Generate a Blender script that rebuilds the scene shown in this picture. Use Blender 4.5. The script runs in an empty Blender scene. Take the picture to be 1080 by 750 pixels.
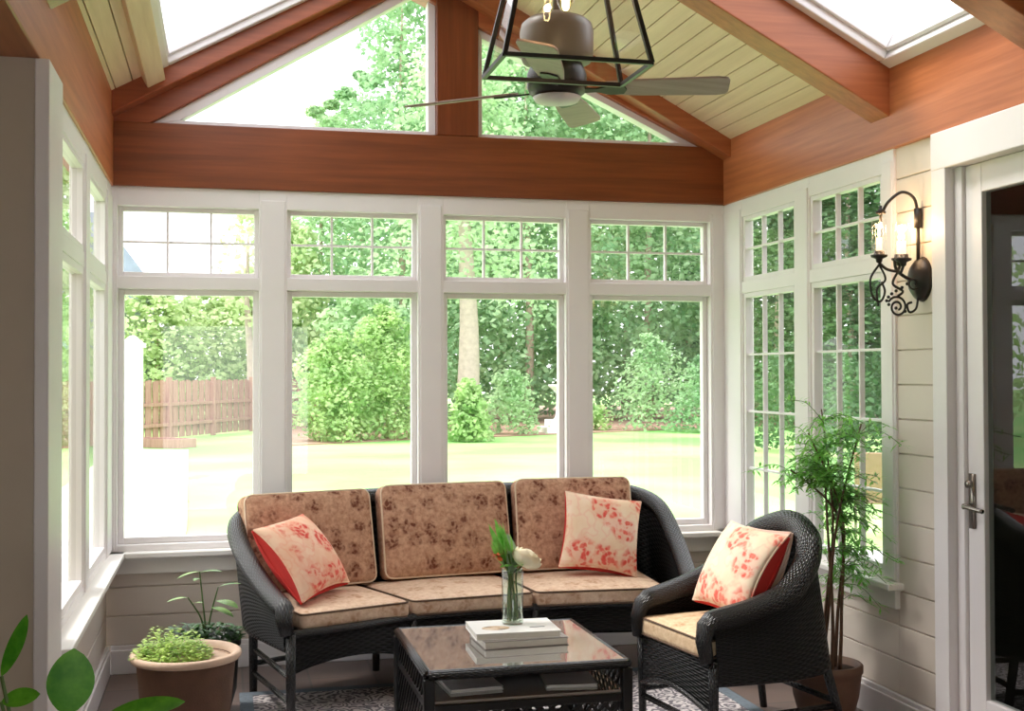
import bpy, math, random
from mathutils import Vector, Matrix
V = Vector
PI = math.pi
sc = bpy.context.scene
COL = sc.collection
rnd = random.Random(7)

# ------------------------------------------------------------------ helpers
def lin(r, g, b):
    f = lambda c: (c/255/12.92) if c/255 <= .04045 else ((c/255+.055)/1.055)**2.4
    return (f(r), f(g), f(b), 1.0)

class MB:
    """collects shapes, then links them as ONE mesh object"""
    def __init__(s, M=None):
        s.v = []; s.f = []; s.uv = []; s.mi = []; s.M = M or Matrix.Identity(4); s.m = 0
    def add(s, verts, faces, uvs=None):
        b = len(s.v); M = s.M
        s.v += [tuple(M @ V(p)) for p in verts]
        for i, f in enumerate(faces):
            s.f.append(tuple(b+k for k in f)); s.mi.append(s.m)
            s.uv.append(uvs[i] if uvs else None)
        return s
    def box(s, x0, x1, y0, y1, z0, z1):
        p = [(x0,y0,z0),(x1,y0,z0),(x1,y1,z0),(x0,y1,z0),(x0,y0,z1),(x1,y0,z1),(x1,y1,z1),(x0,y1,z1)]
        return s.add(p, [(0,3,2,1),(4,5,6,7),(0,1,5,4),(1,2,6,5),(2,3,7,6),(3,0,4,7)])
    def hexa(s, lo, hi):
        return s.add(list(lo)+list(hi), [(0,3,2,1),(4,5,6,7),(0,1,5,4),(1,2,6,5),(2,3,7,6),(3,0,4,7)])
    def prism_y(s, poly, y0, y1):
        """poly: (x,z) corners, extruded from y0 to y1"""
        n = len(poly)
        vs = [(x,y0,z) for x,z in poly]+[(x,y1,z) for x,z in poly]
        fs = [tuple(range(n)), tuple(range(2*n-1, n-1, -1))]
        fs += [(i, n+i, n+(i+1)%n, (i+1)%n) for i in range(n)]
        return s.add(vs, fs)
    def prism_z(s, poly, z0, z1):
        n = len(poly)
        vs = [(x,y,z0) for x,y in poly]+[(x,y,z1) for x,y in poly]
        fs = [tuple(range(n-1,-1,-1)), tuple(range(n, 2*n))]
        fs += [(i, (i+1)%n, n+(i+1)%n, n+i) for i in range(n)]
        return s.add(vs, fs)
    def bar(s, a, b, w, h, up=(0,0,1)):
        """a straight bar of section w x h from a to b"""
        a = V(a); b = V(b); d = (b-a).normalized(); u = V(up)
        if abs(d.dot(u)) > .98: u = V((1,0,0))
        r = d.cross(u).normalized(); u = r.cross(d)
        q = [(-1,-1),(1,-1),(1,1),(-1,1)]
        lo = [a+r*(w/2*i)+u*(h/2*j) for i,j in q]; hi = [b+r*(w/2*i)+u*(h/2*j) for i,j in q]
        return s.hexa(lo, hi)
    def tube(s, pts, rad, n=8, closed=False, caps=True):
        pts = [V(p) for p in pts]; m = len(pts)
        R = rad if isinstance(rad, (list, tuple)) else [rad]*m
        T = []
        for i in range(m):
            a = pts[i-1] if (i or closed) else pts[i]
            b = pts[(i+1) % m] if (i < m-1 or closed) else pts[i]
            t = b-a
            T.append(t.normalized() if t.length > 1e-9 else V((0,0,1)))
        u = V((0,0,1))
        if abs(T[0].dot(u)) > .9: u = V((1,0,0))
        u = (u-T[0]*u.dot(T[0])).normalized()
        vs = []; L = [0]
        for i in range(m):
            u = u-T[i]*u.dot(T[i])
            u = u.normalized() if u.length > 1e-6 else T[i].orthogonal().normalized()
            w = T[i].cross(u)
            for k in range(n):
                a = 2*PI*k/n
                vs.append(pts[i]+(u*math.cos(a)+w*math.sin(a))*R[i])
            if i: L.append(L[-1]+(pts[i]-pts[i-1]).length)
        fs = []; uv = []
        c = 2*PI*max(R)
        for i in range(m if closed else m-1):
            j = (i+1) % m; l1 = L[j] if j else L[-1]+(pts[0]-pts[-1]).length
            for k in range(n):
                k2 = (k+1) % n
                fs.append((i*n+k, i*n+k2, j*n+k2, j*n+k))
                uv.append([(L[i],c*k/n),(L[i],c*(k+1)/n),(l1,c*(k+1)/n),(l1,c*k/n)])
        if caps and not closed:
            fs.append(tuple(range(n-1,-1,-1))); uv.append([(0,0)]*n)
            fs.append(tuple(range((m-1)*n, m*n))); uv.append([(0,0)]*n)
        return s.add(vs, fs, uv)
    def lathe(s, prof, n=24, c=(0,0,0), sx=1, sy=1, caps=True):
        vs = []; m = len(prof)
        for r, z in prof:
            for k in range(n):
                a = 2*PI*k/n
                vs.append((c[0]+r*math.cos(a)*sx, c[1]+r*math.sin(a)*sy, c[2]+z))
        fs = [(i*n+k, i*n+(k+1)%n, (i+1)*n+(k+1)%n, (i+1)*n+k) for i in range(m-1) for k in range(n)]
        if caps:
            fs.append(tuple(range(n-1,-1,-1))); fs.append(tuple(range((m-1)*n, m*n)))
        return s.add(vs, fs)
    def ball(s, c, r, n=12, m=8, sz=1.0):
        prof = [(max(r*math.sin(PI*i/m), 1e-4), -r*sz*math.cos(PI*i/m)) for i in range(m+1)]
        return s.lathe(prof, n, c)
    def surf(s, fn, nu, nv, lu=1, lv=1, flip=False, closed=False):
        vs = [fn(i/nu, j/nv) for j in range(nv+1) for i in range(nu+1)]
        fs = []; uv = []
        for j in range(nv):
            for i in range(nu):
                a = j*(nu+1)+i
                q = (a, a+1, a+nu+2, a+nu+1)
                w = [(i/nu*lu,j/nv*lv),((i+1)/nu*lu,j/nv*lv),((i+1)/nu*lu,(j+1)/nv*lv),(i/nu*lu,(j+1)/nv*lv)]
                if flip: q = q[::-1]; w = w[::-1]
                fs.append(q); uv.append(w)
        return s.add(vs, fs, uv)
    def rbox(s, sx, sy, sz, r, n=8, fn=None, matfn=None):
        """rounded box of half sizes sx,sy,sz; fn maps the local point on"""
        h = (sx, sy, sz)
        for ax in range(3):
            for sg in (-1, 1):
                o = [k for k in range(3) if k != ax]
                vs = []
                for j in range(n+1):
                    for i in range(n+1):
                        p = [0,0,0]; p[ax] = sg*h[ax]
                        # denser near the borders
                        e = lambda t: math.sin((t-.5)*PI)
                        p[o[0]] = e(i/n)*h[o[0]]; p[o[1]] = e(j/n)*h[o[1]]
                        c = V([max(-(h[k]-r), min(h[k]-r, p[k])) for k in range(3)])
                        d = V(p)-c
                        q = c+d.normalized()*r if d.length > 1e-9 else V(p)
                        vs.append(q)
                fs = []
                for j in range(n):
                    for i in range(n):
                        a = j*(n+1)+i; f = (a, a+1, a+n+2, a+n+1)
                        pos = (o[0], o[1]) in ((0,1),(1,2))
                        if (sg > 0) != pos: f = f[::-1]
                        fs.append(f)
                if matfn:
                    m0 = s.m; out = [fn(v) if fn else v for v in vs]
                    for f in fs:
                        s.m = matfn(sum((vs[k] for k in f), V((0,0,0)))/4)
                        s.add([out[k] for k in f], [(0,1,2,3)])
                    s.m = m0
                else:
                    s.add([fn(v) if fn else v for v in vs], fs)
        return s
    def blade(s, base, d, up, L, W, droop=.2, n=4, fold=.15, shape=None):
        """one leaf blade with a folded midrib"""
        base = V(base); d = V(d).normalized(); up = V(up)
        up = (up-d*up.dot(d))
        up = up.normalized() if up.length > 1e-6 else d.orthogonal().normalized()
        side = d.cross(up)
        shape = shape or (lambda t: math.sin(PI*min(1, t*.93+.05))**.8)
        vs = []; 
        for i in range(n+1):
            t = i/n; w = W/2*shape(t) if 0 < i < n else W*.02
            c = base+d*(L*t)-up*(droop*L*t*t)
            vs += [c-side*w+up*(fold*w), c, c+side*w+up*(fold*w)]
        fs = []; uv = []
        for i in range(n):
            a = 3*i
            fs += [(a,a+1,a+4,a+3),(a+1,a+2,a+5,a+4)]
            uv += [[(0,i/n),(.5,i/n),(.5,(i+1)/n),(0,(i+1)/n)],[(.5,i/n),(1,i/n),(1,(i+1)/n),(.5,(i+1)/n)]]
        return s.add(vs, fs, uv)
    def build(s, name, mat, parent=None, smooth=False, bevel=0, loc=None, merge=False):
        me = bpy.data.meshes.new(name)
        loc = V(loc) if loc is not None else V((0,0,0))
        me.from_pydata([(x-loc.x, y-loc.y, z-loc.z) for x,y,z in s.v], [], s.f)
        mats = mat if isinstance(mat, (list, tuple)) else [mat]
        for m in mats: me.materials.append(m)
        if len(mats) > 1: me.polygons.foreach_set('material_index', s.mi)
        if any(u is not None for u in s.uv):
            ul = me.uv_layers.new(name='UVMap'); flat = []
            for f, u in zip(s.f, s.uv):
                for w in (u or [(0,0)]*len(f)): flat += [w[0], w[1]]
            ul.data.foreach_set('uv', flat)
        if smooth: me.polygons.foreach_set('use_smooth', [True]*len(s.f))
        me.update()
        if merge:
            import bmesh
            bm = bmesh.new(); bm.from_mesh(me)
            bmesh.ops.remove_doubles(bm, verts=bm.verts, dist=1e-5)
            bm.to_mesh(me); bm.free()
        o = bpy.data.objects.new(name, me); COL.objects.link(o)
        o.location = loc
        if parent: o.parent = parent
        if bevel:
            b = o.modifiers.new('edge', 'BEVEL'); b.width = bevel; b.segments = 2; b.limit_method = 'ANGLE'
        return o

def tag(o, label=None, cat=None, group=None, kind=None):
    if label: o['label'] = label
    if cat: o['category'] = cat
    if group: o['group'] = group
    if kind: o['kind'] = kind
    return o
def thing(name, label, cat, loc=(0,0,0), rz=0, group=None):
    o = bpy.data.objects.new(name, None); COL.objects.link(o)
    o.location = loc; o.rotation_euler = (0,0,rz); o.empty_display_size = .1
    return tag(o, label, cat, group)
def struct(o, label=None, cat=None): return tag(o, label, cat, kind='structure')
def copy_tree(o, parent=None):
    c = o.copy(); COL.objects.link(c)
    if parent: c.parent = parent
    for ch in list(o.children): copy_tree(ch, c)
    return c
def crom(P, n=6, closed=False):
    P = [V(p) for p in P]; out = []; m = len(P)
    for i in range(m if closed else m-1):
        if closed: p0,p1,p2,p3 = P[i-1],P[i],P[(i+1)%m],P[(i+2)%m]
        else: p0,p1,p2,p3 = P[max(i-1,0)],P[i],P[i+1],P[min(i+2,m-1)]
        for k in range(n):
            t = k/n
            out.append(.5*((2*p1)+(p2-p0)*t+(2*p0-5*p1+4*p2-p3)*t*t+(3*p1-p0-3*p2+p3)*t**3))
    if not closed: out.append(P[-1])
    return out

# ------------------------------------------------------------------ materials
MATS = {}
class NT:
    def __init__(s, name):
        s.m = bpy.data.materials.new(name); s.m.use_nodes = True
        s.t = s.m.node_tree; s.n = s.t.nodes; s.l = s.t.links
        s.b = s.n['Principled BSDF']; s.out = s.n['Material Output']
    def node(s, ty, **kw):
        x = s.n.new(ty)
        for k, v in kw.items():
            if k in x.inputs: x.inputs[k].default_value = v
            else: setattr(x, k, v)
        return x
    def link(s, a, b): s.l.new(a, b)
    def coord(s, kind='Object', scale=(1,1,1), rot=(0,0,0)):
        tc = s.node('ShaderNodeTexCoord'); mp = s.node('ShaderNodeMapping')
        mp.inputs['Scale'].default_value = scale; mp.inputs['Rotation'].default_value = rot
        s.link(tc.outputs[kind], mp.inputs['Vector']); return mp.outputs['Vector']
    def ramp(s, fac, stops):
        r = s.node('ShaderNodeValToRGB'); e = r.color_ramp.elements
        while len(e) < len(stops): e.new(.5)
        for k, (p, c) in enumerate(stops): e[k].position = p; e[k].color = c
        s.link(fac, r.inputs['Fac']); return r.outputs['Color']
    def math(s, op, a, b=None, c=None):
        x = s.node('ShaderNodeMath', operation=op)
        for k, q in enumerate((a, b, c)):
            if q is None: continue
            if isinstance(q, (int, float)): x.inputs[k].default_value = q
            else: s.link(q, x.inputs[k])
        return x.outputs[0]
    def noise(s, vec, scale=5, detail=3, rough=.5):
        x = s.node('ShaderNodeTexNoise'); x.inputs['Scale'].default_value = scale
        x.inputs['Detail'].default_value = detail; x.inputs['Roughness'].default_value = rough
        s.link(vec, x.inputs['Vector']); return x.outputs['Fac']
    def bump(s, h, strength=.3, dist=.01):
        x = s.node('ShaderNodeBump'); x.inputs['Strength'].default_value = strength; x.inputs['Distance'].default_value = dist
        s.link(h, x.inputs['Height']); s.link(x.outputs['Normal'], s.b.inputs['Normal'])
    def mix(s, fac, a, b):
        x = s.node('ShaderNodeMix', data_type='RGBA')
        if isinstance(fac, (int, float)): x.inputs[0].default_value = fac
        else: s.link(fac, x.inputs[0])
        for k, q in ((6, a), (7, b)):
            if isinstance(q, tuple): x.inputs[k].default_value = q
            else: s.link(q, x.inputs[k])
        return x.outputs[2]
    def set(s, color=None, rough=.5, metal=0, spec=.5):
        if color is not None:
            if isinstance(color, tuple): s.b.inputs['Base Color'].default_value = color
            else: s.link(color, s.b.inputs['Base Color'])
        s.b.inputs['Roughness'].default_value = rough; s.b.inputs['Metallic'].default_value = metal
        s.b.inputs['Specular IOR Level'].default_value = spec
        return s

def paint(name, c, rough=.5, var=.05, scale=6, bump=0):
    t = NT(name); n = t.noise(t.coord(), scale, 4)
    d = tuple(x*(1-var) for x in c[:3])+(1,); l = tuple(min(1, x*(1+var)) for x in c[:3])+(1,)
    t.set(t.ramp(n, [(.3, d), (.7, l)]), rough)
    if bump: t.bump(t.noise(t.coord(), scale*20, 3), bump, .004)
    return t.m
def wood(name, dark, light, axis='x', rough=.4, rot=(0,0,0), sc_=1.0):
    t = NT(name)
    s = {'x': (.5,11,11), 'y': (11,.5,11), 'z': (11,11,.5)}[axis]
    v = t.coord('Object', tuple(k*sc_ for k in s), rot)
    n1 = t.noise(v, 3.0, 6, .6); n2 = t.noise(t.coord('Object', (1,1,1)), 1.3, 2)
    f = t.math('ADD', t.math('MULTIPLY', n1, .75), t.math('MULTIPLY', n2, .25))
    t.set(t.ramp(f, [(.32, dark), (.68, light)]), rough); t.bump(n1, .12, .003)
    return t.m
def glass_pane(name, tint=(1,1,1,1), refl=1.0):
    """thin pane: clear, with the mirror sheen of glass by angle"""
    t = NT(name); t.n.remove(t.b)
    tr = t.node('ShaderNodeBsdfTransparent'); tr.inputs['Color'].default_value = tint
    gl = t.node('ShaderNodeBsdfGlossy'); gl.inputs['Roughness'].default_value = .0
    ge = t.node('ShaderNodeNewGeometry'); dt = t.node('ShaderNodeVectorMath', operation='DOT_PRODUCT')
    t.link(ge.outputs['Normal'], dt.inputs[0]); t.link(ge.outputs['Incoming'], dt.inputs[1])
    c = t.math('SUBTRACT', 1.0, t.math('ABSOLUTE', dt.outputs['Value']))
    fr = t.math('ADD', t.math('MULTIPLY', t.math('POWER', c, 5.0), .9), .06)      # both faces of the sheet
    k = t.math('MINIMUM', t.math('MULTIPLY', fr, refl), 1.0)
    mx = t.node('ShaderNodeMixShader'); t.link(k, mx.inputs[0]); t.link(tr.outputs[0], mx.inputs[1]); t.link(gl.outputs[0], mx.inputs[2])
    t.link(mx.outputs[0], t.out.inputs['Surface'])
    return t.m
def wicker(name, gap, strand, s=.022, h=.011, rough=.34, bs=.8, spec=.5):
    """woven cane: strands pass over and under upright stakes (metres in UV)"""
    t = NT(name)
    tc = t.node('ShaderNodeTexCoord'); sp = t.node('ShaderNodeSeparateXYZ'); t.link(tc.outputs['UV'], sp.inputs[0])
    row = t.math('FLOOR', t.math('DIVIDE', sp.outputs[1], h))
    par = t.math('MULTIPLY', row, PI)
    a = t.math('SINE', t.math('ADD', t.math('MULTIPLY', sp.outputs[0], PI/s), par))
    over = t.math('ADD', t.math('MULTIPLY', a, .5), .5)
    b = t.math('ABSOLUTE', t.math('SINE', t.math('MULTIPLY', sp.outputs[1], PI/h)))
    hgt = t.math('MULTIPLY', t.math('POWER', b, .6), t.math('ADD', t.math('MULTIPLY', over, .75), .25))
    n = t.noise(t.coord('UV', (60,60,60)), 1.0, 2)
    col = t.ramp(t.math('ADD', hgt, t.math('MULTIPLY', t.math('SUBTRACT', n, .5), .5)), [(.12, gap), (.75, strand)])
    t.set(col, rough, 0, spec); t.bump(hgt, bs, .006)
    return t.m
def fabric(name, base, base2, spot, cell=9.0, rough=.9):
    """floral tapestry: rows of blossoms with leaves between"""
    t = NT(name); v = t.coord('Object')
    vo = t.node('ShaderNodeTexVoronoi'); vo.inputs['Scale'].default_value = cell; vo.inputs['Randomness'].default_value = .45
    wv = t.node('ShaderNodeVectorMath', operation='ADD')
    nz = t.node('ShaderNodeTexNoise'); nz.inputs['Scale'].default_value = 28; nz.inputs['Detail'].default_value = 3
    t.link(v, nz.inputs['Vector'])
    sc2 = t.node('ShaderNodeVectorMath', operation='SCALE'); sc2.inputs['Scale'].default_value = .05
    t.link(nz.outputs['Color'], sc2.inputs[0]); t.link(v, wv.inputs[0]); t.link(sc2.outputs[0], wv.inputs[1])
    t.link(wv.outputs[0], vo.inputs['Vector'])
    vo2 = t.node('ShaderNodeTexVoronoi'); vo2.inputs['Scale'].default_value = cell*4.2
    t.link(wv.outputs[0], vo2.inputs['Vector'])
    n = t.noise(v, 45, 3, .7)
    c1 = t.ramp(n, [(.35, base2), (.62, base)])
    f1 = t.ramp(vo.outputs['Distance'], [(.30, (1,1,1,1)), (.52, (.12,.12,.12,1))])
    f2 = t.ramp(vo2.outputs['Distance'], [(.30, (1,1,1,1)), (.62, (.3,.3,.3,1))])
    c2 = t.mix(t.math('MULTIPLY', t.math('MULTIPLY', f1, f2), .95), c1, spot)
    t.set(c2, rough, 0, .2); t.bump(t.noise(v, 300, 2), .15, .002)
    return t.m
def leafmat(name, c1, c2, scale=3.0, trans=.35, rough=.55, kind='Object'):
    t = NT(name); n = t.noise(t.coord(kind), scale, 4, .65)
    col = t.ramp(n, [(.34, c1), (.66, c2)])
    t.set(col, rough, 0, .3)
    tl = t.node('ShaderNodeBsdfTranslucent'); t.link(col, tl.inputs['Color'])
    mx = t.node('ShaderNodeMixShader'); mx.inputs[0].default_value = trans
    t.link(t.b.outputs[0], mx.inputs[1]); t.link(tl.outputs[0], mx.inputs[2]); t.link(mx.outputs[0], t.out.inputs['Surface'])
    return t.m
def glow(name, c, strength):
    t = NT(name); t.set(c, .4); t.b.inputs['Emission Color'].default_value = c; t.b.inputs['Emission Strength'].default_value = strength
    return t.m

M_TRIM = paint('white_paint', lin(230,225,225), .42, .015)
M_SILL = paint('sill_paint', lin(236,232,226), .38, .01)
M_SIDE = paint('siding_paint', lin(218,206,194), .55, .03, 2)
M_CEIL = wood('pale_pine', lin(216,192,158), lin(234,212,178), 'y', .5)
M_BEAMX = wood('cedar_x_shaded', lin(106,52,22), lin(140,74,36), 'x', .36)  # one cedar throughout; darker here, the tie beam's shade put into the colour
M_BEAMY = wood('cedar_y_lit', lin(160,90,52), lin(198,122,78), 'y', .36)  # same cedar lightened: light on the side beams put into the colour
M_BEAMZ = wood('cedar_z_shaded', lin(100,46,18), lin(132,66,32), 'z', .36)  # same cedar darkened: shade on the king post painted in
M_PINE = wood('curb_pine', lin(205,178,140), lin(226,204,168), 'y', .45)
M_PIER = paint('taupe_paint', lin(190,176,158), .6, .03)
M_SOFF = wood('soffit_wood', lin(120,92,62), lin(150,118,84), 'y', .55)
M_GLASS = glass_pane('window_glass')
M_SKYG = glass_pane('skylight_glass', (.97,.98,1,1))
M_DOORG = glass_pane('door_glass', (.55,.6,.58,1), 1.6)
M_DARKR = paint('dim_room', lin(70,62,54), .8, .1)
M_WICK = wicker('black_wicker', lin(4,4,4), lin(24,23,24), .030, .015, .42, 1.0, .22)
M_WICKF = wicker('black_wicker_fine', lin(4,4,4), lin(26,25,26), .026, .014, .42, 1.0, .28)
M_WRAP = wicker('black_wrapped_cane', lin(6,6,6), lin(25,24,26), .014, .009, .26, .6, .6)
M_LACQ = paint('black_lacquer', lin(20,19,19), .3, .15, 20)
M_FAB = fabric('tapestry', lin(208,168,140), lin(176,132,106), lin(104,56,40), 10.5)
M_FABS = fabric('tapestry_seat_lit', lin(230,204,180), lin(212,180,154), lin(182,140,112), 9.5)  # same tapestry, paler: bright toplight on the seats put into the colour
M_FABC = fabric('tapestry_pale', lin(226,200,166), lin(208,178,144), lin(176,138,104), 9.5)
M_PIPE = paint('piping_cord', lin(92,70,54), .8)
M_PIPL = paint('pale_piping', lin(226,206,180), .8)
def floral(name, cream, cream2, coral, coral2, cell=7.0):
    """cream cotton printed with loose coral blossoms"""
    t = NT(name); v = t.coord('Object')
    nz = t.node('ShaderNodeTexNoise'); nz.inputs['Scale'].default_value = 16; nz.inputs['Detail'].default_value = 4
    t.link(v, nz.inputs['Vector'])
    s2 = t.node('ShaderNodeVectorMath', operation='SCALE'); s2.inputs['Scale'].default_value = .07
    ad = t.node('ShaderNodeVectorMath', operation='ADD')
    t.link(nz.outputs['Color'], s2.inputs[0]); t.link(v, ad.inputs[0]); t.link(s2.outputs[0], ad.inputs[1])
    vo = t.node('ShaderNodeTexVoronoi'); vo.inputs['Scale'].default_value = cell; vo.inputs['Randomness'].default_value = .8
    t.link(ad.outputs[0], vo.inputs['Vector'])
    pet = t.node('ShaderNodeTexVoronoi'); pet.inputs['Scale'].default_value = cell*5; t.link(ad.outputs[0], pet.inputs['Vector'])
    base = t.ramp(t.noise(v, 9, 3), [(.35, cream), (.65, cream2)])
    bl = t.ramp(vo.outputs['Distance'], [(.40, (1,1,1,1)), (.58, (0,0,0,1))])
    pm = t.ramp(pet.outputs['Distance'], [(.34, (1,1,1,1)), (.60, (.25,.25,.25,1))])
    fc = t.ramp(t.noise(v, 30, 2), [(.4, coral), (.6, coral2)])
    stem = t.ramp(t.math('ABSOLUTE', t.math('SUBTRACT', t.noise(v, 11, 2), .5)), [(.004, (1,1,1,1)), (.045, (0,0,0,1))])
    c = t.mix(t.math('MULTIPLY', stem, .22), base, coral2)
    c = t.mix(t.math('MULTIPLY', bl, pm), c, fc)
    t.set(c, .85, 0, .2); t.bump(t.noise(v, 260, 2), .12, .002)
    return t.m
M_FLOR = floral('coral_floral_cotton', lin(238,208,176), lin(244,220,196), lin(222,84,74), lin(232,120,104))
M_FLORP = floral('pale_coral_floral', lin(240,214,184), lin(246,226,202), lin(228,104,92), lin(236,140,120))
M_FLORD = floral('dense_coral_floral', lin(238,190,160), lin(244,210,184), lin(216,70,62), lin(230,110,96), 8.0)
M_RED = paint('coral_red_cotton', lin(206,52,46), .85, .12, 9)
M_BLUSH = paint('blush_cotton', lin(240,208,190), .85, .04)
M_TERRA = paint('aged_terracotta', lin(98,70,54), .8, .22, 9, .35)
M_TERRB = paint('brown_clay', lin(118,86,68), .6, .12, 9, .08)
M_RIM = paint('weathered_clay_rim', lin(206,178,156), .8, .1, 12, .1)
M_SOIL = paint('potting_soil', lin(70,50,40), .95, .35, 60, .6)
M_BLACK = paint('black_pot', lin(22,22,22), .45, .2)
M_IRON = paint('dark_iron', lin(36,30,28), .42, .2, 30)
M_BRONZE = paint('bronze_metal', lin(124,110,96), .4, .05)
M_FANBL = wood('weathered_fan_wood', lin(150,128,120), lin(174,152,144), 'x', .5)
M_CHROME = paint('satin_nickel', lin(150,144,136), .25, .03); MATCH = M_CHROME.node_tree.nodes['Principled BSDF']; MATCH.inputs['Metallic'].default_value = .9
M_CANDLE = glow('candle_wax', lin(255,222,180), .9)
M_FLAME = glow('lit_flame', lin(255,226,170), 7)
M_BULB = glow('bulb_filament', lin(255,222,160), 18)
M_STEM = paint('green_stem', lin(86,112,58), .6, .15, 30)
M_CANE = paint('brown_cane', lin(96,66,44), .6, .25, 30)
M_TREEB = paint('tree_bark', lin(178,158,142), .9, .2, 8, .3)
M_TREEP = paint('pale_bark', lin(182,164,156), .9, .12, 8, .2)
M_L_BAM = leafmat('feathery_leaf', lin(104,172,68), lin(164,220,116), 14, .4, .45)
M_L_GRD = leafmat('lime_leaf', lin(140,180,76), lin(212,232,140), 22, .3, .5)
M_L_DRK = leafmat('dark_green_leaf', lin(28,62,24), lin(70,112,48), 20, .2, .4)  # dark green foliage, the leaf's own colour
M_L_FRS = leafmat('fresh_leaf', lin(78,132,56), lin(170,204,130), 12, .35, .4)
M_L_RUB = leafmat('glossy_leaf', lin(60,130,24), lin(108,176,48), 10, .25, .38)
M_L_VAS = leafmat('spray_leaf', lin(96,168,60), lin(150,210,104), 20, .3, .5)
M_L_GRY = leafmat('grey_green_leaf', lin(120,150,116), lin(164,186,152), 20, .3, .5)
M_ROSE = paint('cream_petal', lin(246,234,204), .7, .06, 12)
M_ORNG = paint('orange_petal', lin(206,96,44), .7, .15, 30)
M_PAGE = paint('book_pages', lin(226,222,212), .8, .04, 40)
M_COVW = None
M_WHITE = paint('white_stone', lin(238,236,232), .7, .02)

def tile_floor():
    t = NT('brown_slate_tile'); v = t.coord('Object', (1,1,1))
    br = t.node('ShaderNodeTexBrick'); br.inputs['Scale'].default_value = 1.0
    br.offset = 0; br.inputs['Brick Width'].default_value = .32; br.inputs['Row Height'].default_value = .32
    br.inputs['Mortar Size'].default_value = .006
    br.inputs['Color1'].default_value = lin(128,104,92); br.inputs['Color2'].default_value = lin(112,94,88)
    br.inputs['Mortar'].default_value = lin(92,84,78); t.link(v, br.inputs['Vector'])
    n = t.noise(v, 5, 5, .6)
    c = t.mix(t.math('MULTIPLY', n, .6), br.outputs['Color'], lin(96,88,88))
    t.set(c, .42); t.bump(n, .15, .004); return t.m
M_TILE = tile_floor()
def rug_mat():
    t = NT('grey_figured_rug'); v = t.coord('Object')
    nz = t.node('ShaderNodeTexNoise'); nz.inputs['Scale'].default_value = 9; nz.inputs['Detail'].default_value = 3; t.link(v, nz.inputs['Vector'])
    s2 = t.node('ShaderNodeVectorMath', operation='SCALE'); s2.inputs['Scale'].default_value = .12
    ad = t.node('ShaderNodeVectorMath', operation='ADD'); t.link(nz.outputs['Color'], s2.inputs[0]); t.link(v, ad.inputs[0]); t.link(s2.outputs[0], ad.inputs[1])
    vo = t.node('ShaderNodeTexVoronoi'); vo.feature = 'F1'; vo.inputs['Scale'].default_value = 11; t.link(ad.outputs[0], vo.inputs['Vector'])
    w = t.math('SINE', t.math('MULTIPLY', vo.outputs['Distance'], 26))
    c = t.ramp(t.math('ADD', t.math('MULTIPLY', w, .5), .5), [(.35, lin(120,114,120)), (.6, lin(214,206,206))])
    t.set(c, .95, 0, .1); t.bump(t.noise(v, 220, 2), .4, .004); return t.m
M_RUG = rug_mat()
M_RUGB = paint('rug_border', lin(112,122,132), .95, .15, 60)

# ------------------------------------------------------------------ the room (x right, y towards the garden, z up)
W = 3.31
YF = -7.4
zl = lambda x: 2.90+.55*x           # underside of the left roof slope
zr = lambda x: 4.554-.53*x          # underside of the right roof slope
RX = 1.5315

fl = MB(); fl.box(-1.6, W+.16, YF, .16, -.12, 0); struct(fl.build('floor', M_TILE))

def boards(mb, M, a0, a1, z0, z1, bh=.145, g=.005, th=.018):
    """horizontal lap boards on a wall face; M maps (along, out, z)"""
    mb.M = M; z = z0
    while z < z1-.01:
        t = min(z+bh-g, z1)
        mb.box(a0, a1, 0, th, z, t); z += bh
    mb.box(a0, a1, th-.006, th+.09, z0, z1)
MBK = Matrix.Identity(4)                                        # back wall: (x, out=+y, z)
MRT = Matrix(((0,1,0,W),(1,0,0,0),(0,0,1,0),(0,0,0,1)))         # right wall: (y, out=+x, z)
MLF = Matrix(((0,-1,0,0),(1,0,0,0),(0,0,1,0),(0,0,0,1)))        # left wall: (y, out=-x, z)

b = MB(); boards(b, Matrix.Translation((0,.02,0)), -.1, W+.1, 0, .60); struct(b.build('wall_back', M_SIDE, bevel=.003))
b = MB(); boards(b, MLF @ Matrix.Translation((0,.02,0)), -2.3, .0, 0, .60); struct(b.build('wall_left', M_SIDE, bevel=.003))
b = MB(); R_ = MRT @ Matrix.Translation((0,.012,0))
boards(b, R_, -1.7605, 0, 0, .60); boards(b, R_, -2.16, -1.761, 0, 2.46); boards(b, R_, YF, -3.27, 0, 2.46)
struct(b.build('wall_right', M_SIDE, bevel=.003))
# the wider part of the room on the camera's side
b = MB(); b.box(-1.5, .0, -2.50, -2.32, 0, 2.47); struct(b.build('wall_return', M_PIER, bevel=.004))
b = MB(); b.box(-1.6, -1.45, YF, -2.3, 0, 2.6); struct(b.build('wall_side', M_PIER))
b = MB(); b.box(-1.6, -.0, YF, -2.32, 2.472, 2.60); struct(b.build('ceiling_soffit', M_SOFF))
b = MB(); b.box(-.004, .038, -2.512, -2.2, 0, 2.448); struct(b.build('trim_1', M_TRIM, bevel=.004))

b = MB(); b.box(-1.6, W+.16, YF-.12, YF, 2.05, 4.0); b.box(-1.6, -.1, YF-.12, YF, 0, 2.05); b.box(1.5, W+.16, YF-.12, YF, 0, 2.05); struct(b.build('wall_front_blocker', M_SIDE))  # unseen end wall, its opening sized to limit light from behind the camera
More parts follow.
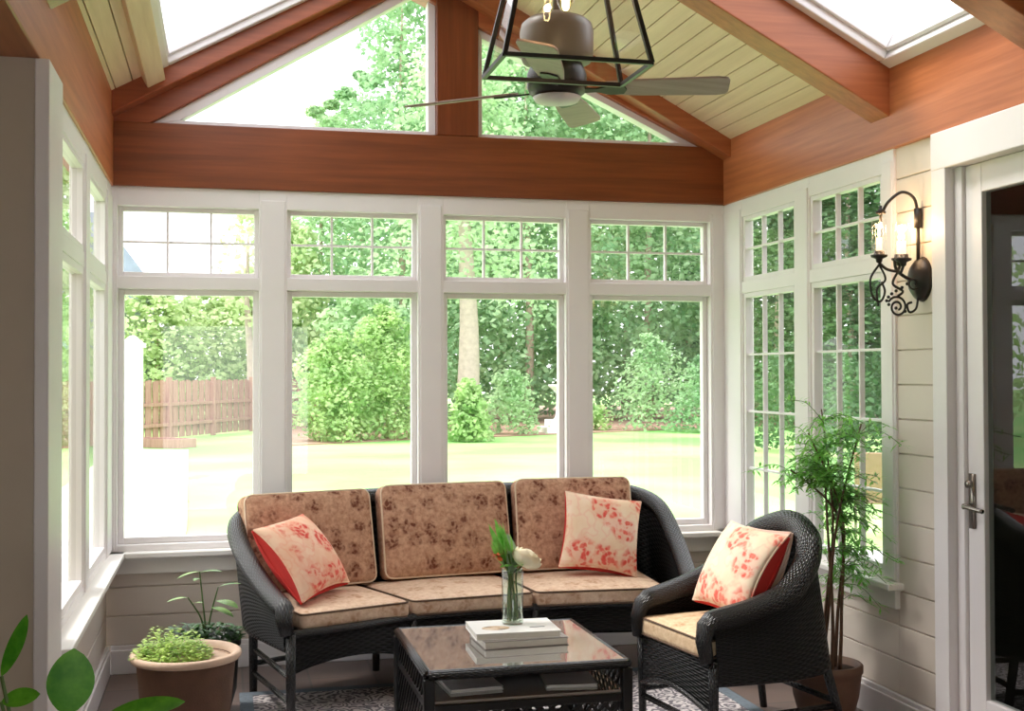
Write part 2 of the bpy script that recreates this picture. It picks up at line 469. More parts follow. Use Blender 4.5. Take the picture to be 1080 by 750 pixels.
# --- window surrounds
def surround(name, M, posts, a0, a1, dp=.15):
    t = MB(M)
    for p, q in posts: t.box(p, q, 0, dp, .60, 2.46)
    for z0, z1 in ((.60,.645),(1.935,2.0),(2.355,2.46)): t.box(a0, a1, .002, dp-.002, z0, z1)
    for p, q in posts:                                       # thin back band on each post
        t.box(p+.012, q-.012, -.006, .004, .62, 2.40)
    return struct(t.build(name, M_TRIM, bevel=.004))
surround('trim_2', MBK, [(-.06,.03),(.725,.87),(1.555,1.695),(2.375,2.515),(3.225,W+.06)], -.05, W+.05)
surround('trim_3', MRT, [(-.235,.15),(-1.01,-.855),(-1.765,-1.665)], -1.7, .1, .07)
surround('trim_4', MLF, [(-.25,.14),(-1.2,-1.04),(-2.21,-2.05)], -2.1, .1, .06)
def stool(name, M, a0, a1, horn=0, pr=.07):
    t = MB(M); t.box(a0-horn, a1, -pr, .12, .585, .613); t.box(a0, a1, -.012, .03, .50, .585)
    return struct(t.build(name, M_SILL, bevel=.006))
stool('trim_5', MBK, -.02, W+.02); stool('trim_6', MRT, -1.77, .0, .03, .06); stool('trim_7', MLF, -2.2, .0)

NW = [0]
def window(M, a0, a1, z0, z1, sash=.03, cols=1, rows=1, o=.05, bar=.011):
    """one sash: frame > pane, muntin"""
    NW[0] += 1
    f = MB(M)
    f.box(a0, a0+sash, o, o+.045, z0, z1); f.box(a1-sash, a1, o, o+.045, z0, z1)
    f.box(a0+sash, a1-sash, o, o+.045, z0, z0+sash*1.1); f.box(a0+sash, a1-sash, o, o+.045, z1-sash, z1)
    w = struct(f.build('window_%d' % NW[0], M_TRIM, bevel=.003))
    p = MB(M); y = o+.024
    p.add([(a0+sash*.8,y,z0+sash*.8),(a1-sash*.8,y,z0+sash*.8),(a1-sash*.8,y,z1-sash*.8),(a0+sash*.8,y,z1-sash*.8)], [(0,1,2,3)])
    p.build('pane', M_GLASS, w)
    if cols*rows > 1:
        g = MB(M); A0, A1, Z0, Z1 = a0+sash, a1-sash, z0+sash*1.1, z1-sash
        for i in range(1, cols):
            c = A0+(A1-A0)*i/cols; g.box(c-bar/2, c+bar/2, o+.012, o+.036, Z0, Z1)
        for j in range(1, rows):
            c = Z0+(Z1-Z0)*j/rows; g.box(A0, A1, o+.013, o+.035, c-bar/2, c+bar/2)
        g.build('muntin', M_TRIM, w)
    return w
for a0, a1 in ((.03,.725),(.87,1.555),(1.695,2.375),(2.515,3.225)):
    window(MBK, a0, a1, .645, 1.935, .028)
    window(MBK, a0, a1, 2.0, 2.355, .022, 3, 2)
for a0, a1 in ((-.855,-.235),(-1.665,-1.01)):
    window(MRT, a0, a1, .645, 1.935, .026, 3, 4, .008)
    window(MRT, a0, a1, 2.0, 2.355, .022, 3, 2, .008)
for a0, a1 in ((-1.04,-.25),(-2.05,-1.2)):
    window(MLF, a0, a1, .645, 1.935, .03, 1, 1, .004)
    window(MLF, a0, a1, 2.0, 2.355, .022, 1, 1, .004)

# --- baseboards
for nm, M, a0, a1 in (('back', Matrix.Translation((0,.02,0)), 0, W), ('left', MLF @ Matrix.Translation((0,.02,0)), -2.3, 0), ('right', R_, -2.07, 0)):
    t = MB(M); t.box(a0, a1, -.02, .004, 0, .12); t.box(a0, a1, -.013, .004, .118, .142)
    struct(t.build('baseboard_'+nm, M_TRIM, bevel=.004))

# --- timber: tie beam, plates, king post, gable chords, rafters
def beam(mb, mat): return struct(mb.build('ceiling_beam', mat, bevel=.005))
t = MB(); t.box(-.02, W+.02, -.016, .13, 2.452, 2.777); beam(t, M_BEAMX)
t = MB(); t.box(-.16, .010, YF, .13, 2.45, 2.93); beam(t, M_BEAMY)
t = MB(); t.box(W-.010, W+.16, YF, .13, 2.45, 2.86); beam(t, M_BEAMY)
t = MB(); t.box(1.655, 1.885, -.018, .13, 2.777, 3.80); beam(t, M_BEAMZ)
def rafter(side, y0, y1, bot, top_off=.03):
    xa, xb = (-.05, RX) if side == 'L' else (RX, W+.05)
    z = zl if side == 'L' else zr
    t = MB(); t.prism_y([(xa,bot(xa)),(xb,bot(xb)),(xb,z(xb)+top_off),(xa,z(xa)+top_off)], y0, y1)
    return t
CH_L = lambda x: 2.663+.597*x
CH_R = lambda x: 4.247-.463*x
rot_l = (0, math.atan(.55), 0); rot_r = (0, -math.atan(.53), 0)
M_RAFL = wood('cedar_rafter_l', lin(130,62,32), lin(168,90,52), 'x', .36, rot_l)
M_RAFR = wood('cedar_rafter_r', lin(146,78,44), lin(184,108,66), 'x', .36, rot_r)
beam(rafter('L', -.012, .13, CH_L), M_RAFL); beam(rafter('R', -.012, .13, CH_R), M_RAFR)
beam(rafter('L', -.12, -.0, lambda x: 2.790+.558*x), M_RAFL)
beam(rafter('R', -.12, -.0, lambda x: zr(x)-.10), M_RAFR)
beam(rafter('R', -1.755, -1.60, lambda x: zr(x)-.215), M_RAFR)
beam(rafter('R', -2.87, -2.70, lambda x: zr(x)-.215), M_RAFR)
beam(rafter('L', -2.42, -2.27, lambda x: zl(x)-.24), M_RAFL)
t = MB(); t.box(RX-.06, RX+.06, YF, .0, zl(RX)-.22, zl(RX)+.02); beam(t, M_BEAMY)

# --- gable windows (two triangles either side of the king post)
def gable(poly, inner):
    NW[0] += 1
    t = MB(); n = len(poly)
    for i in range(n):
        a, b_ = poly[i], poly[(i+1)%n]; c, d = inner[i], inner[(i+1)%n]
        t.prism_y([a, b_, d, c], .02, .10)
    w = struct(t.build('window_%d' % NW[0], M_TRIM, bevel=.003))
    p = MB(); p.add([(x,.07,z) for x,z in inner], [tuple(range(n))]); p.build('pane', M_GLASS, w)
gable([(.19,2.777),(1.655,2.777),(1.655,CH_L(1.655))], [(.33,2.80),(1.615,2.80),(1.615,2.66+.565*1.615-.0)])
gable([(1.885,2.777),(3.175,2.777),(1.885,CH_R(1.885))], [(1.912,2.80),(3.045,2.80),(1.912,4.205-.463*1.912)])

# --- sloped ceiling: tongue-and-groove boards running along the room, roof deck above, two roof lights
def slope(side):
    s = 1 if side == 'L' else -1
    x0 = -.05 if side == 'L' else W+.05
    k = .55 if side == 'L' else .53; z0 = zl(x0) if side == 'L' else zr(x0)
    th = math.atan(k); c, q = math.cos(th), math.sin(th)
    M = Matrix(((s*c,0,-s*q,x0),(0,1,0,0),(q,0,c,z0),(0,0,0,1)))   # (up the slope, y, normal)
    return M, c
def strip(mb, u0, u1, y0, y1, bw=.092):
    u = u0
    while u < u1-.008:
        mb.box(u, min(u+bw-.004, u1), y0, y1, 0, .018); u += bw
ML, cl = slope('L'); MR, cr_ = slope('R')
uL = lambda x: (x+.05)/cl
uR = lambda x: (W+.05-x)/cr_
SKL = (.235, 1.34, -2.22, -.12); SKR = (2.10, 3.30, -2.70, -1.755)
for nm, MM, U, SK, xr in (('ceiling_left', ML, uL, SKL, None), ('ceiling_right', MR, uR, SKR, None)):
    a, b_ = sorted((U(SK[0]), U(SK[1]))); ue = U(RX); y0, y1 = SK[2], SK[3]
    t = MB(MM)
    strip(t, 0, a, YF, .1); strip(t, b_, ue, YF, .1); strip(t, a, b_, YF, y0); strip(t, a, b_, y1, .1)
    struct(t.build(nm, M_CEIL, bevel=.003))
    t = MB(MM)
    for u0, u1, p, r in ((-.15,a,YF,.35),(b_,ue+.02,YF,.35),(a,b_,YF,y0),(a,b_,y1,.35)): t.box(u0, u1, p, r, .0175, .12)
    struct(t.build('roof_deck', M_PIER)); 
    # roof light: white lining, glazing frame and pane
    NW[0] += 1
    f = MB(MM); w = .05
    f.box(a-.008, a+w, y0, y1, -.012, .13); f.box(b_-w, b_+.008, y0, y1, -.012, .13)
    f.box(a+w, b_-w, y0, y0+w, -.012, .13); f.box(a+w, b_-w, y1-w, y1, -.012, .13)
    g = w+.022
    f.box(a+w, a+g, y0+w, y1-w, .022, .10); f.box(b_-g, b_-w, y0+w, y1-w, .022, .10)
    f.box(a+g, b_-g, y0+w, y0+g, .022, .10); f.box(a+g, b_-g, y1-g, y1-w, .022, .10)
    o = struct(f.build('window_%d' % NW[0], M_TRIM, bevel=.006))
    p = MB(MM); p.add([(a+w,y0+w,.06),(b_-w,y0+w,.06),(b_-w,y1-w,.06),(a+w,y1-w,.06)], [(0,1,2,3)]); p.build('pane', M_SKYG, o)
t = MB(ML); t.box(uL(.150), uL(.236), -2.27, -.10, -.065, .0); struct(t.build('trim_8', M_PINE, bevel=.006))

# --- door in the right wall with the dim house behind it
t = MB(MRT)
t.box(-2.165, -2.07, -.02, .14, 0, 2.315); t.box(-3.36, -3.265, -.02, .14, 0, 2.315); t.box(-3.36, -2.07, -.022, .14, 2.30, 2.449)
t.box(-2.215, -2.165, .02, .14, 0, 2.30); t.box(-3.265, -3.22, .035, .14, 0, 2.30)
struct(t.build('trim_9', M_TRIM, bevel=.004))
t = MB(MRT); o0 = .035; o1 = .078
t.box(-2.318, -2.218, o0, o1, .02, 2.298); t.box(-3.218, -3.105, o0, o1, .02, 2.298)
t.box(-3.105, -2.318, o0, o1, 2.185, 2.298); t.box(-3.105, -2.318, o0, o1, .02, .26)
door = struct(t.build('door_1', M_TRIM, bevel=.004))
p = MB(MRT); p.add([(-3.11,.056,.25),(-2.31,.056,.25),(-2.31,.056,2.19),(-3.11,.056,2.19)], [(0,1,2,3)]); p.build('pane', M_DOORG, door)
h = MB(MRT); h.box(-2.268, -2.238, .024, .036, .90, 1.11)
h.tube([(-2.253,.035,.985),(-2.253,-.012,.985)], .011, 10); h.tube(crom([(-2.253,-.01,.985),(-2.29,-.014,.984),(-2.37,-.01,.978)], 4), .009, 8)
h.tube([(-2.253,.03,1.07),(-2.253,.005,1.07)], .014, 10)
tag(h.build('door_handle', M_CHROME, door, True), 'satin nickel lever handle with tall plate')
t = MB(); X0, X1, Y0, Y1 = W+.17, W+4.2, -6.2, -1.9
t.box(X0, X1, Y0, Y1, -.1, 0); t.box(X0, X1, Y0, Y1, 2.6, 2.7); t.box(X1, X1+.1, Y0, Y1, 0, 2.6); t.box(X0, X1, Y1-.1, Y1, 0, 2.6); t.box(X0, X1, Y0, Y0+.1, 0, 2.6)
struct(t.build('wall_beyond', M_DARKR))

# ------------------------------------------------------------------ rug
t = MB(); t.box(.62, 2.86, -2.75, -.55, .0, .012)
rug = tag(t.build('area_rug', M_RUG, bevel=.004), 'grey and off-white figured rug under the coffee table and seats', 'rug')
t = MB()
for q in ((.62,2.86,-.61,-.55),(.62,2.86,-2.75,-2.69),(.62,.68,-2.69,-.61),(2.80,2.86,-2.69,-.61)): t.box(q[0], q[1], q[2], q[3], .0115, .0135)
t.build('border', M_RUGB, rug)

# ------------------------------------------------------------------ wicker shells
def shell_path(P, H, n=8):
    pts = crom([(x,y,h) for (x,y),h in zip(P,H)], n)
    out = []
    for i, p in enumerate(pts):
        a = pts[max(i-1,0)]; b = pts[min(i+1,len(pts)-1)]
        d = V((b.x-a.x, b.y-a.y, 0)).normalized()
        out.append((V((p.x,p.y,0)), V((-d.y,d.x,0)), p.z))
    return out
def sampler(seq):
    def at(u):
        f = max(0, min(1, u))*(len(seq)-1); i = min(int(f), len(seq)-2); k = f-i
        return tuple(seq[i][j]*(1-k)+seq[i+1][j]*k for j in range(3))
    return at
def cushion(name, quad, z0, h, mat, parent, r=.022, puff=.022, pipe=M_PIPE):
    """loose seat cushion over a four-cornered plan: front-left, front-right, back-right, back-left"""
    A, B, C, D = [V((q[0],q[1],0)) for q in quad]
    def fn(p):
        u, v = (p.x+1)/2, (p.y+1)/2
        q = (A*(1-u)+B*u)*(1-v)+(D*(1-u)+C*u)*v
        z = z0+h/2+p.z
        if p.z > 0: z += puff*(1-p.x**2)*(1-p.y**2)
        return V((q.x, q.y, z))
    sx = ((B-A).length+(C-D).length)/4; sy = ((D-A).length+(C-B).length)/4
    m = MB(); m.rbox(sx, sy, h/2, r, 12, lambda p: fn(V((p.x/sx, p.y/sy, p.z))))
    c = m.build(name, mat, parent, True, merge=True)
    m = MB(); ins = r*.3
    for z in (-h/2+r*.35, h/2-r*.35):
        loop = []
        for (a,b) in ((-1,-1),(1,-1),(1,1),(-1,1)):
            k = r*1.1
            for e in range(5):
                th = math.atan2(b,a)-PI/4+PI/2*e/4
                loop.append(fn(V(((a*(sx-k)+math.cos(th)*k*.92)/sx, (b*(sy-k)+math.sin(th)*k*.92)/sy, z*.999))))
        m.tube(loop, .0045, 6, True)
    m.build('piping', pipe, c, True)
    return c
def back_cushion(name, c, yaw, w, h, th, tilt, mat, parent):
    M = Matrix.Translation(V(c)) @ Matrix.Rotation(yaw,4,'Z') @ Matrix.Rotation(-tilt,4,'X')
    def fn(p):
        y = p.y
        k = (1-(p.x/(w/2))**2)*(1-(p.z/(h/2))**2)
        y += (-.028 if y < 0 else .012)*k
        return V((p.x, y, p.z))
    m = MB(M); m.rbox(w/2, th/2, h/2, .04, 12, fn)
    o = m.build(name, mat, parent, True, merge=True)
    m = MB(M); k = .045; loop = []
    for (a,b) in ((-1,-1),(1,-1),(1,1),(-1,1)):
        for e in range(5):
            q = math.atan2(b,a)-PI/4+PI/2*e/4
            loop.append(V((a*(w/2-k)+math.cos(q)*k*.86, -th/2+.016, b*(h/2-k)+math.sin(q)*k*.86)))
    m.tube(loop, .005, 6, True); m.build('piping', M_PIPL, o, True)
    m = MB(M); loop2 = [V((p.x, th/2-.016, p.z)) for p in loop]
    m.tube(loop2, .005, 6, True); m.build('piping', M_PIPE, o, True)
    return o

# ------------------------------------------------------------------ curved sofa
SO = V((1.65,-.6,0))
sofa = thing('wicker_sofa', 'curved black wicker sofa with three tapestry seat and back cushions', 'sofa', SO)
def L_(pts): return [(p[0]-SO.x, p[1]-SO.y)+tuple(p[2:]) for p in pts]
SP = L_([(.815,-1.12),(.735,-.90),(.665,-.68),(.665,-.50),(.80,-.365),(1.16,-.245),(1.6,-.175),(2.0,-.14),(2.4,-.135),(2.62,-.17),(2.74,-.30),(2.755,-.56),(2.71,-.90)])
SH = [.50,.58,.70,.80,.845,.865,.87,.875,.872,.86,.80,.65,.50]
seq = shell_path(SP, SH); at = sampler(seq)
LEN = sum((seq[i+1][0]-seq[i][0]).length for i in range(len(seq)-1))
lean = lambda z, H: .055*((z-.33)/.55)
def wall(mb, off, zb, flip):
    def fn(u, v):
        p, o, H = at(u); z = zb+(H-zb)*v
        return p+o*(off+lean(z,H))+V((0,0,z))
    mb.surf(fn, 96, 10, LEN, .55, flip)
m = MB(); wall(m, .018, .33, True); wall(m, -.018, .33, False)
m.build('woven_shell', M_WICK, sofa, True)
m = MB(); pts = []
p, o, H = at(0); pts += [p+o*.02+V((.012,-.02,.40)), p+o*.03+V((.008,-.022,.46))]
for i in range(0, 97):
    p, o, H = at(i/96); pts.append(p+o*lean(H,H)+V((0,0,H)))
p, o, H = at(1); pts += [p+o*.03+V((-.008,-.022,.46)), p+o*.02+V((-.012,-.02,.40))]
rr = [.030,.036]+[.042+.006*math.sin(PI*min(1,i/96)) for i in range(97)]+[.036,.030]
m.tube(pts, rr, 12); m.build('rolled_edge', M_WRAP, sofa, True)
m = MB(); m.tube([at(i/96)[0]+V((0,0,.33)) for i in range(97)], .019, 8); m.build('lower_rail', M_WRAP, sofa, True)
FRONT = L_([(.83,-1.12),(1.10,-1.02),(1.385,-.885),(1.68,-.83),(1.985,-.80),(2.35,-.80),(2.70,-.88)])
fr = crom([(x,y,0) for x,y in FRONT], 8)
def apron(u, v):
    f = u*(len(fr)-1); i = min(int(f), len(fr)-2); p = fr[i].lerp(fr[i+1], f-i)
    zb = .215+.05*math.sin(PI*((u*3)%1))
    return V((p.x,p.y,zb+(.40-zb)*v))
m = MB(); m.surf(apron, 60, 6, 2.0, .2); m.build('apron', M_WICK, sofa, True)
m = MB(); m.tube([p+V((0,0,.392)) for p in fr], .018, 8); m.build('front_rail', M_WRAP, sofa, True)
poly = [(p.x,p.y) for p in fr[::4]]+[(at(u/12)[0].x, at(u/12)[0].y) for u in range(12,-1,-1)]
m = MB(); m.prism_z(poly, .375, .392); m.build('seat_deck', M_LACQ, sofa)
LEGS = L_([(.825,-1.135),(.685,-.52),(1.385,-.875),(1.30,-.23),(1.985,-.795),(1.95,-.165),(2.71,-.895),(2.70,-.27)])
for x, y in LEGS:
    m = MB(); m.tube([(x,y,.395),(x,y,.2),(x,y,.0138 if y+SO.y < -.53 else 0)], [.022,.021,.018], 10); m.build('leg', M_WRAP, sofa, True)
for a, b_, z in ((0,1,.10),(0,1,.21),(6,7,.10),(6,7,.21),(1,3,.14),(3,5,.14),(5,7,.14)):
    m = MB(); m.tube([LEGS[a]+(z,), LEGS[b_]+(z,)], .013, 8); m.build('stretcher', M_WRAP, sofa, True)
def unit(ax, ay): return V((math.cos(ax), math.sin(ax), 0))
mods = [((.872,-1.085),(1.372,-.905),20),((1.388,-.895),(1.972,-.822),8),((1.988,-.820),(2.625,-.862),-4)]
backs = [((.945,-.455,.70),17,.645,.465),((1.635,-.315,.71),8,.675,.47),((2.325,-.28,.715),-1,.63,.475)]
for (a, b_, ang), bk in zip(mods, backs):
    n = V((-math.sin(math.radians(ang)), math.cos(math.radians(ang)), 0))*.57
    q = [V((a[0],a[1],0)), V((b_[0],b_[1],0))]
    d = (q[1]-q[0]).normalized()
    k = .0
    if ang == 20: C, D = V((1.172,-.385,0)), V((.715,-.575,0))
    elif ang == 8: C, D = V((1.905,-.255,0)), V((1.19,-.375,0))
    else: C, D = V((2.665,-.30,0)), V((1.925,-.255,0))
    cushion('seat_cushion', L_([tuple(q[0])[:2],tuple(q[1])[:2],tuple(C)[:2],tuple(D)[:2]]), .394, .078, M_FABS, sofa)
for c, yaw, w, h in backs:
    back_cushion('back_cushion', (c[0]-SO.x,c[1]-SO.y,c[2]), math.radians(yaw), w, h, .13, math.radians(13), M_FAB, sofa)

# ------------------------------------------------------------------ armchair
CO = V((2.37,-1.70,0)); CA = math.atan2(-.988,.155)
chair = thing('wicker_armchair', 'black wicker tub armchair with one pale tapestry seat cushion', 'armchair', CO, CA)
CP = [(.285,-.02),(.312,.18),(.312,.36),(.235,.535),(.0,.605),(-.235,.535),(-.312,.36),(-.312,.18),(-.285,-.02)]
CH = [.535,.575,.645,.79,.86,.79,.645,.575,.535]
cseq = shell_path(CP, CH); cat_ = sampler(cseq)
CL = sum((cseq[i+1][0]-cseq[i][0]).length for i in range(len(cseq)-1))
clean = lambda z: .065*((z-.33)/.5)
def cwall(mb, off, zb, flip):
    def fn(u, v):
        p, o, H = cat_(u); z = zb+(H-zb)*v
        return p+o*(off+clean(z))+V((0,0,z))
    mb.surf(fn, 72, 10, CL, .5, flip)
m = MB(); cwall(m, .018, .30, True); cwall(m, -.016, .30, False)
m.build('woven_shell', M_WICKF, chair, True)
pts = []
p, o, H = cat_(0); pts += [p+o*.01+V((0,-.035,.38)), p+o*.02+V((0,-.045,.46)), p+o*.03+V((0,-.03,.515))]
for i in range(73):
    p, o, H = cat_(i/72); pts.append(p+o*(clean(H)+.005)+V((0,0,H)))
p, o, H = cat_(1); pts += [p+o*.03+V((0,-.03,.515)), p+o*.02+V((0,-.045,.46)), p+o*.01+V((0,-.035,.38))]
rr = [.026,.032,.038]+[.043+.012*math.sin(PI*i/72) for i in range(73)]+[.038,.032,.026]
m = MB(); m.tube(pts, rr, 12); m.build('rolled_edge', M_WRAP, chair, True)
m = MB(); m.tube([cat_(i/72)[0]+V((0,0,.30)) for i in range(73)], .016, 8); m.build('lower_rail', M_WRAP, chair, True)
def capron(u, v):
    zb = .175+.06*math.sin(PI*u)
    return V((-.285+.57*u, -.035-.02*math.sin(PI*u), zb+(.385-zb)*v))
m = MB(); m.surf(capron, 30, 8, .57, .22); m.build('apron', M_WICKF, chair, True)
m = MB(); m.tube([capron(i/30, 0) for i in range(31)], .012, 8); m.build('apron_rail', M_WRAP, chair, True)
m = MB(); m.prism_z([(-.28,-.03),(.28,-.03),(.29,.36),(.2,.52),(0,.58),(-.2,.52),(-.29,.36)], .362, .382); m.build('seat_deck', M_LACQ, chair)
cushion('seat_cushion', [(-.262,-.055),(.262,-.055),(.235,.48),(-.235,.48)], .384, .082, M_FABC, chair, pipe=M_PIPE)
for x, y, bx, by in ((-.285,-.03,-.285,-.03),(.285,-.03,.285,-.03),(-.235,.505,-.29,.59),(.235,.505,.29,.59)):
    m = MB(); m.tube([(x,y,.385),(x*.5+bx*.5,y*.5+by*.5,.2),(bx,by,.0138 if y < 0 else 0)], [.021,.019,.016], 10); m.build('leg', M_WRAP, chair, True)
for a, b_ in (((-.285,-.03,.12),(.285,-.03,.12)),((-.285,-.03,.15),(-.27,.56,.15)),((.285,-.03,.15),(.27,.56,.15)),((-.265,.55,.17),(.265,.55,.17))):
    m = MB(); m.tube([a,b_], .013, 8); m.build('stretcher', M_WRAP, chair, True)

# ------------------------------------------------------------------ throw pillows
def pillow(label, c, yaw, tilt, roll, s, t, mat, back, group=None, s2=None):
    """yaw: where it faces (0 = towards the camera wall, + = to the right)"""
    R = Matrix.Rotation(yaw,4,'Z') @ Matrix.Rotation(-tilt,4,'X') @ Matrix.Rotation(roll,4,'Y')
    o = thing('throw_pillow', label, 'pillow', c, 0, group); o.rotation_euler = R.to_euler()
    def P(u, v, sg):
        a, b_ = 2*u-1, 2*v-1
        a = math.sin(a*PI/2); b_ = math.sin(b_*PI/2)
        k = max(0, (1-a*a)*(1-b_*b_))**.42
        e = .030*(1-.8*(a*b_)**2)
        return V((s*a*(1-.085*(1-b_*b_)), sg*(e+(t-.03)*k), (s2 or s)*b_*(1-.085*(1-a*a))))
    m = MB(); m.surf(lambda u,v: P(u,v,-1), 20, 20); m.build('front_panel', mat, o, True)
    m = MB(); m.surf(lambda u,v: P(u,v,1), 20, 20, flip=True); m.build('back_panel', back, o, True)
    def edge(q):
        q = (q % 1)*4; i_ = int(q); f = q-i_
        return ((f,0),(1,f),(1-f,1),(0,1-f))[i_]
    m = MB(); m.surf(lambda u,v: P(*edge(u),-1)*(1-v)+P(*edge(u),1)*v, 80, 4); m.build('gusset', back, o, True)
    for sg in (-1,1):
        m = MB(); m.tube([P(*edge(i_/80),sg) for i_ in range(80)], .0045, 6, True); m.build('piping', mat if sg < 0 else back, o, True)
    return o
rad = math.radians
PL = [
 pillow('coral floral pillow tilted against the sofa arm beside the clay planter', (.895,-.765,.665), rad(50), rad(38), rad(-5), .195, .095, M_FLORD, M_RED),
 pillow('coral floral pillow at the sofa end behind the armchair', (2.40,-.52,.688), rad(-6), rad(22), rad(9), .195, .08, M_FLOR, M_RED),
 pillow('coral floral pillow with red reverse on the armchair', (2.632,-1.685,.682), rad(-76), rad(30), rad(4), .188, .088, M_FLORP, M_RED),
 pillow('blush pillow mostly hidden behind the floral pillow on the armchair', (2.74,-1.635,.695), rad(-80), rad(24), rad(-2), .15, .042, M_BLUSH, M_BLUSH)]

# ------------------------------------------------------------------ coffee table
TO = V((1.62,-1.74,0))
table = thing('coffee_table', 'black wicker coffee table with glass top and lattice sides', 'table', TO)
hx = .37; hy = .37; zt = .45
m = MB()
for a, b_ in (((-hx,-hy),(hx,-hy)),((hx,-hy),(hx,hy)),((hx,hy),(-hx,hy)),((-hx,hy),(-hx,-hy))):
    d = V((b_[0]-a[0], b_[1]-a[1], 0)).normalized(); w_ = .018
    A = V((a[0],a[1],zt-.018)); B = V((b_[0],b_[1],zt-.018))
    m.tube([A-d*.0+V((0,0,0)), B], .019, 8)
m.build('top_frame', M_WRAP, table, True)
m = MB(); m.box(-hx+.012, hx-.012, -hy+.012, hy-.012, zt-.022, zt-.018); m.build('under_panel', M_LACQ, table)
M_TGL = None
t_ = NT('sheen_table_glass'); t_.set(lin(150,146,140), .06, 0, 1.0); t_.b.inputs['IOR'].default_value = 2.4; t_.b.inputs['Coat Weight'].default_value = 1; t_.b.inputs['Coat Roughness'].default_value = .02; M_TGL = t_.m  # pale grey base stands in for bright window reflections on the glass
m = MB(); m.box(-hx+.006, hx-.006, -hy+.006, hy-.006, zt-.016, zt-.002); m.build('glass_top', M_TGL, table, bevel=.002)
for x in (-1,1):
    for y in (-1,1):
        m = MB(); m.box(x*(hx-.002)-.02, x*(hx-.002)+.02, y*(hy-.002)-.02, y*(hy-.002)+.02, 0.0135, zt-.03)
        m.build('leg', M_LACQ, table, bevel=.006)
m = MB(); m.box(-hx+.01, hx-.01, -hy+.01, hy-.01, .326, .336); m.build('glass_shelf', M_TGL, table)
m = MB()
for y in (-1,1): m.box(-hx, hx, y*(hy-.008)-.012, y*(hy-.008)+.012, .296, .325)
for x in (-1,1): m.box(x*(hx-.008)-.012, x*(hx-.008)+.012, -hy, hy, .296, .325)
m.build('shelf_rail', M_LACQ, table, bevel=.004)
m = MB()
for y in (-1,1): m.box(-hx, hx, y*(hy-.008)-.011, y*(hy-.008)+.011, .05, .075)
for x in (-1,1): m.box(x*(hx-.008)-.011, x*(hx-.008)+.011, -hy, hy, .05, .075)
m.build('lower_rail', M_LACQ, table, bevel=.004)
def lattice(p0, ax, n, z0, z1, wdt):
    """criss-cross cane between two posts"""
    mb = MB(); a = V(p0); ax = V(ax); nn = ax.cross(V((0,0,1)))
    step = .05; H = z1-z0; k = -H
    while k < wdt:
        for sg, off in ((1,.003),(-1,-.003)):
            s0, s1 = (k, k+H); za, zb = (z0, z1) if sg > 0 else (z1, z0)
            t0 = max(0, (0-s0)/H); t1 = min(1, (wdt-s0)/H)
            if t1-t0 < .03: continue
            mb.bar(a+ax*(s0+H*t0)+nn*off+V((0,0,za+(zb-za)*t0)), a+ax*(s0+H*t1)+nn*off+V((0,0,za+(zb-za)*t1)), .012, .006, up=tuple(nn))
        k += step
    return mb
for y in (-1,1): lattice((-hx+.02, y*(hy-.01), 0), (1,0,0), 1, .07, .30, 2*hx-.04).build('lattice_panel', M_LACQ, table)
for x in (-1,1): lattice((x*(hx-.004), -hy+.02, 0), (0,1,0), 1, .07, zt-.03, 2*hy-.04).build('lattice_panel', M_LACQ, table)

m = None
# books, vase and flowers on the table
M_BKW = paint('white_cover', lin(240,238,234), .35, .02); M_BKG = paint('grey_cover', lin(150,144,138), .45, .05)
M_PICT = None
t_ = NT('cover_photograph'); n_ = t_.noise(t_.coord('Object',(1,1,1)), 26, 3); t_.set(t_.ramp(n_, [(.3, lin(236,222,200)), (.55, lin(196,156,112)), (.7, lin(110,84,64))]), .35); M_PICT = t_.m
def book(label, c, w, d, h, rz, cov, pict=None):
    o = thing('book', label, 'book', c, rz)
    m = MB(); m.box(-w/2, w/2, -d/2, d/2, 0, .003); m.box(-w/2, w/2, -d/2, d/2, h-.003, h); m.box(-w/2, w/2, d/2-.003, d/2, .003, h-.003)
    m.build('cover', cov, o)
    m = MB(); m.box(-w/2+.004, w/2-.004, -d/2+.004, d/2-.003, .003, h-.003); m.build('pages', M_PAGE, o)
    if pict: 
        m = MB(); m.lathe([(.001,h),(.055,h),(.055,h+.0006),(.001,h+.0006)], 20, (-w*.22,-.03,0), 1, .7); m.build('cover_picture', M_PICT, o)
        m = MB(); m.box(w*.18, w*.36, -.045, -.035, h, h+.0006); m.build('cover_title_block', M_BLACK, o)
    return o
book('flat white item on the coffee table shelf at the corner by the sofa arm', (1.44,-1.86,.3362), .20, .28, .012, rad(4), M_BKW)  # thin white book shapes lying on the shelf
book('flat white item on the coffee table shelf towards the armchair', (1.82,-1.90,.3362), .19, .26, .010, rad(-8), M_BKW)
book('thick grey book under the white one on the coffee table', (1.675,-1.72,zt-.001), .335, .245, .030, rad(2), M_BKG)
book('white picture book beneath the glass vase', (1.655,-1.705,zt+.0295), .335, .245, .026, rad(-2), M_BKW, True)
zb = zt+.0562
VO = V((1.665,-1.665,zb))
t_ = NT('clear_glass'); t_.set((.95,.97,.95,1), .0); t_.b.inputs['Transmission Weight'].default_value = 1; t_.b.inputs['IOR'].default_value = 1.2; M_CLR = t_.m
vase = thing('flower_vase', 'tall clear glass cylinder vase of cut stems standing on the books', 'vase', VO)
m = MB(); m.lathe([(.001,0),(.041,0),(.043,.01),(.043,.215),(.040,.216),(.039,.20),(.039,.012),(.001,.011)], 28, caps=False); m.build('glass', glass_pane('vase_glass', (.90,.95,.90,1), 1.3), vase, True)
def stem_to(mb, top, bx, by, r=.0035):
    a = V((bx,by,.014)); top = V(top); mid = V((top.x*.3, top.y*.3, .2))
    pts = crom([a, (a+mid)/2, mid, top], 5); mb.tube(pts, r, 6); return pts
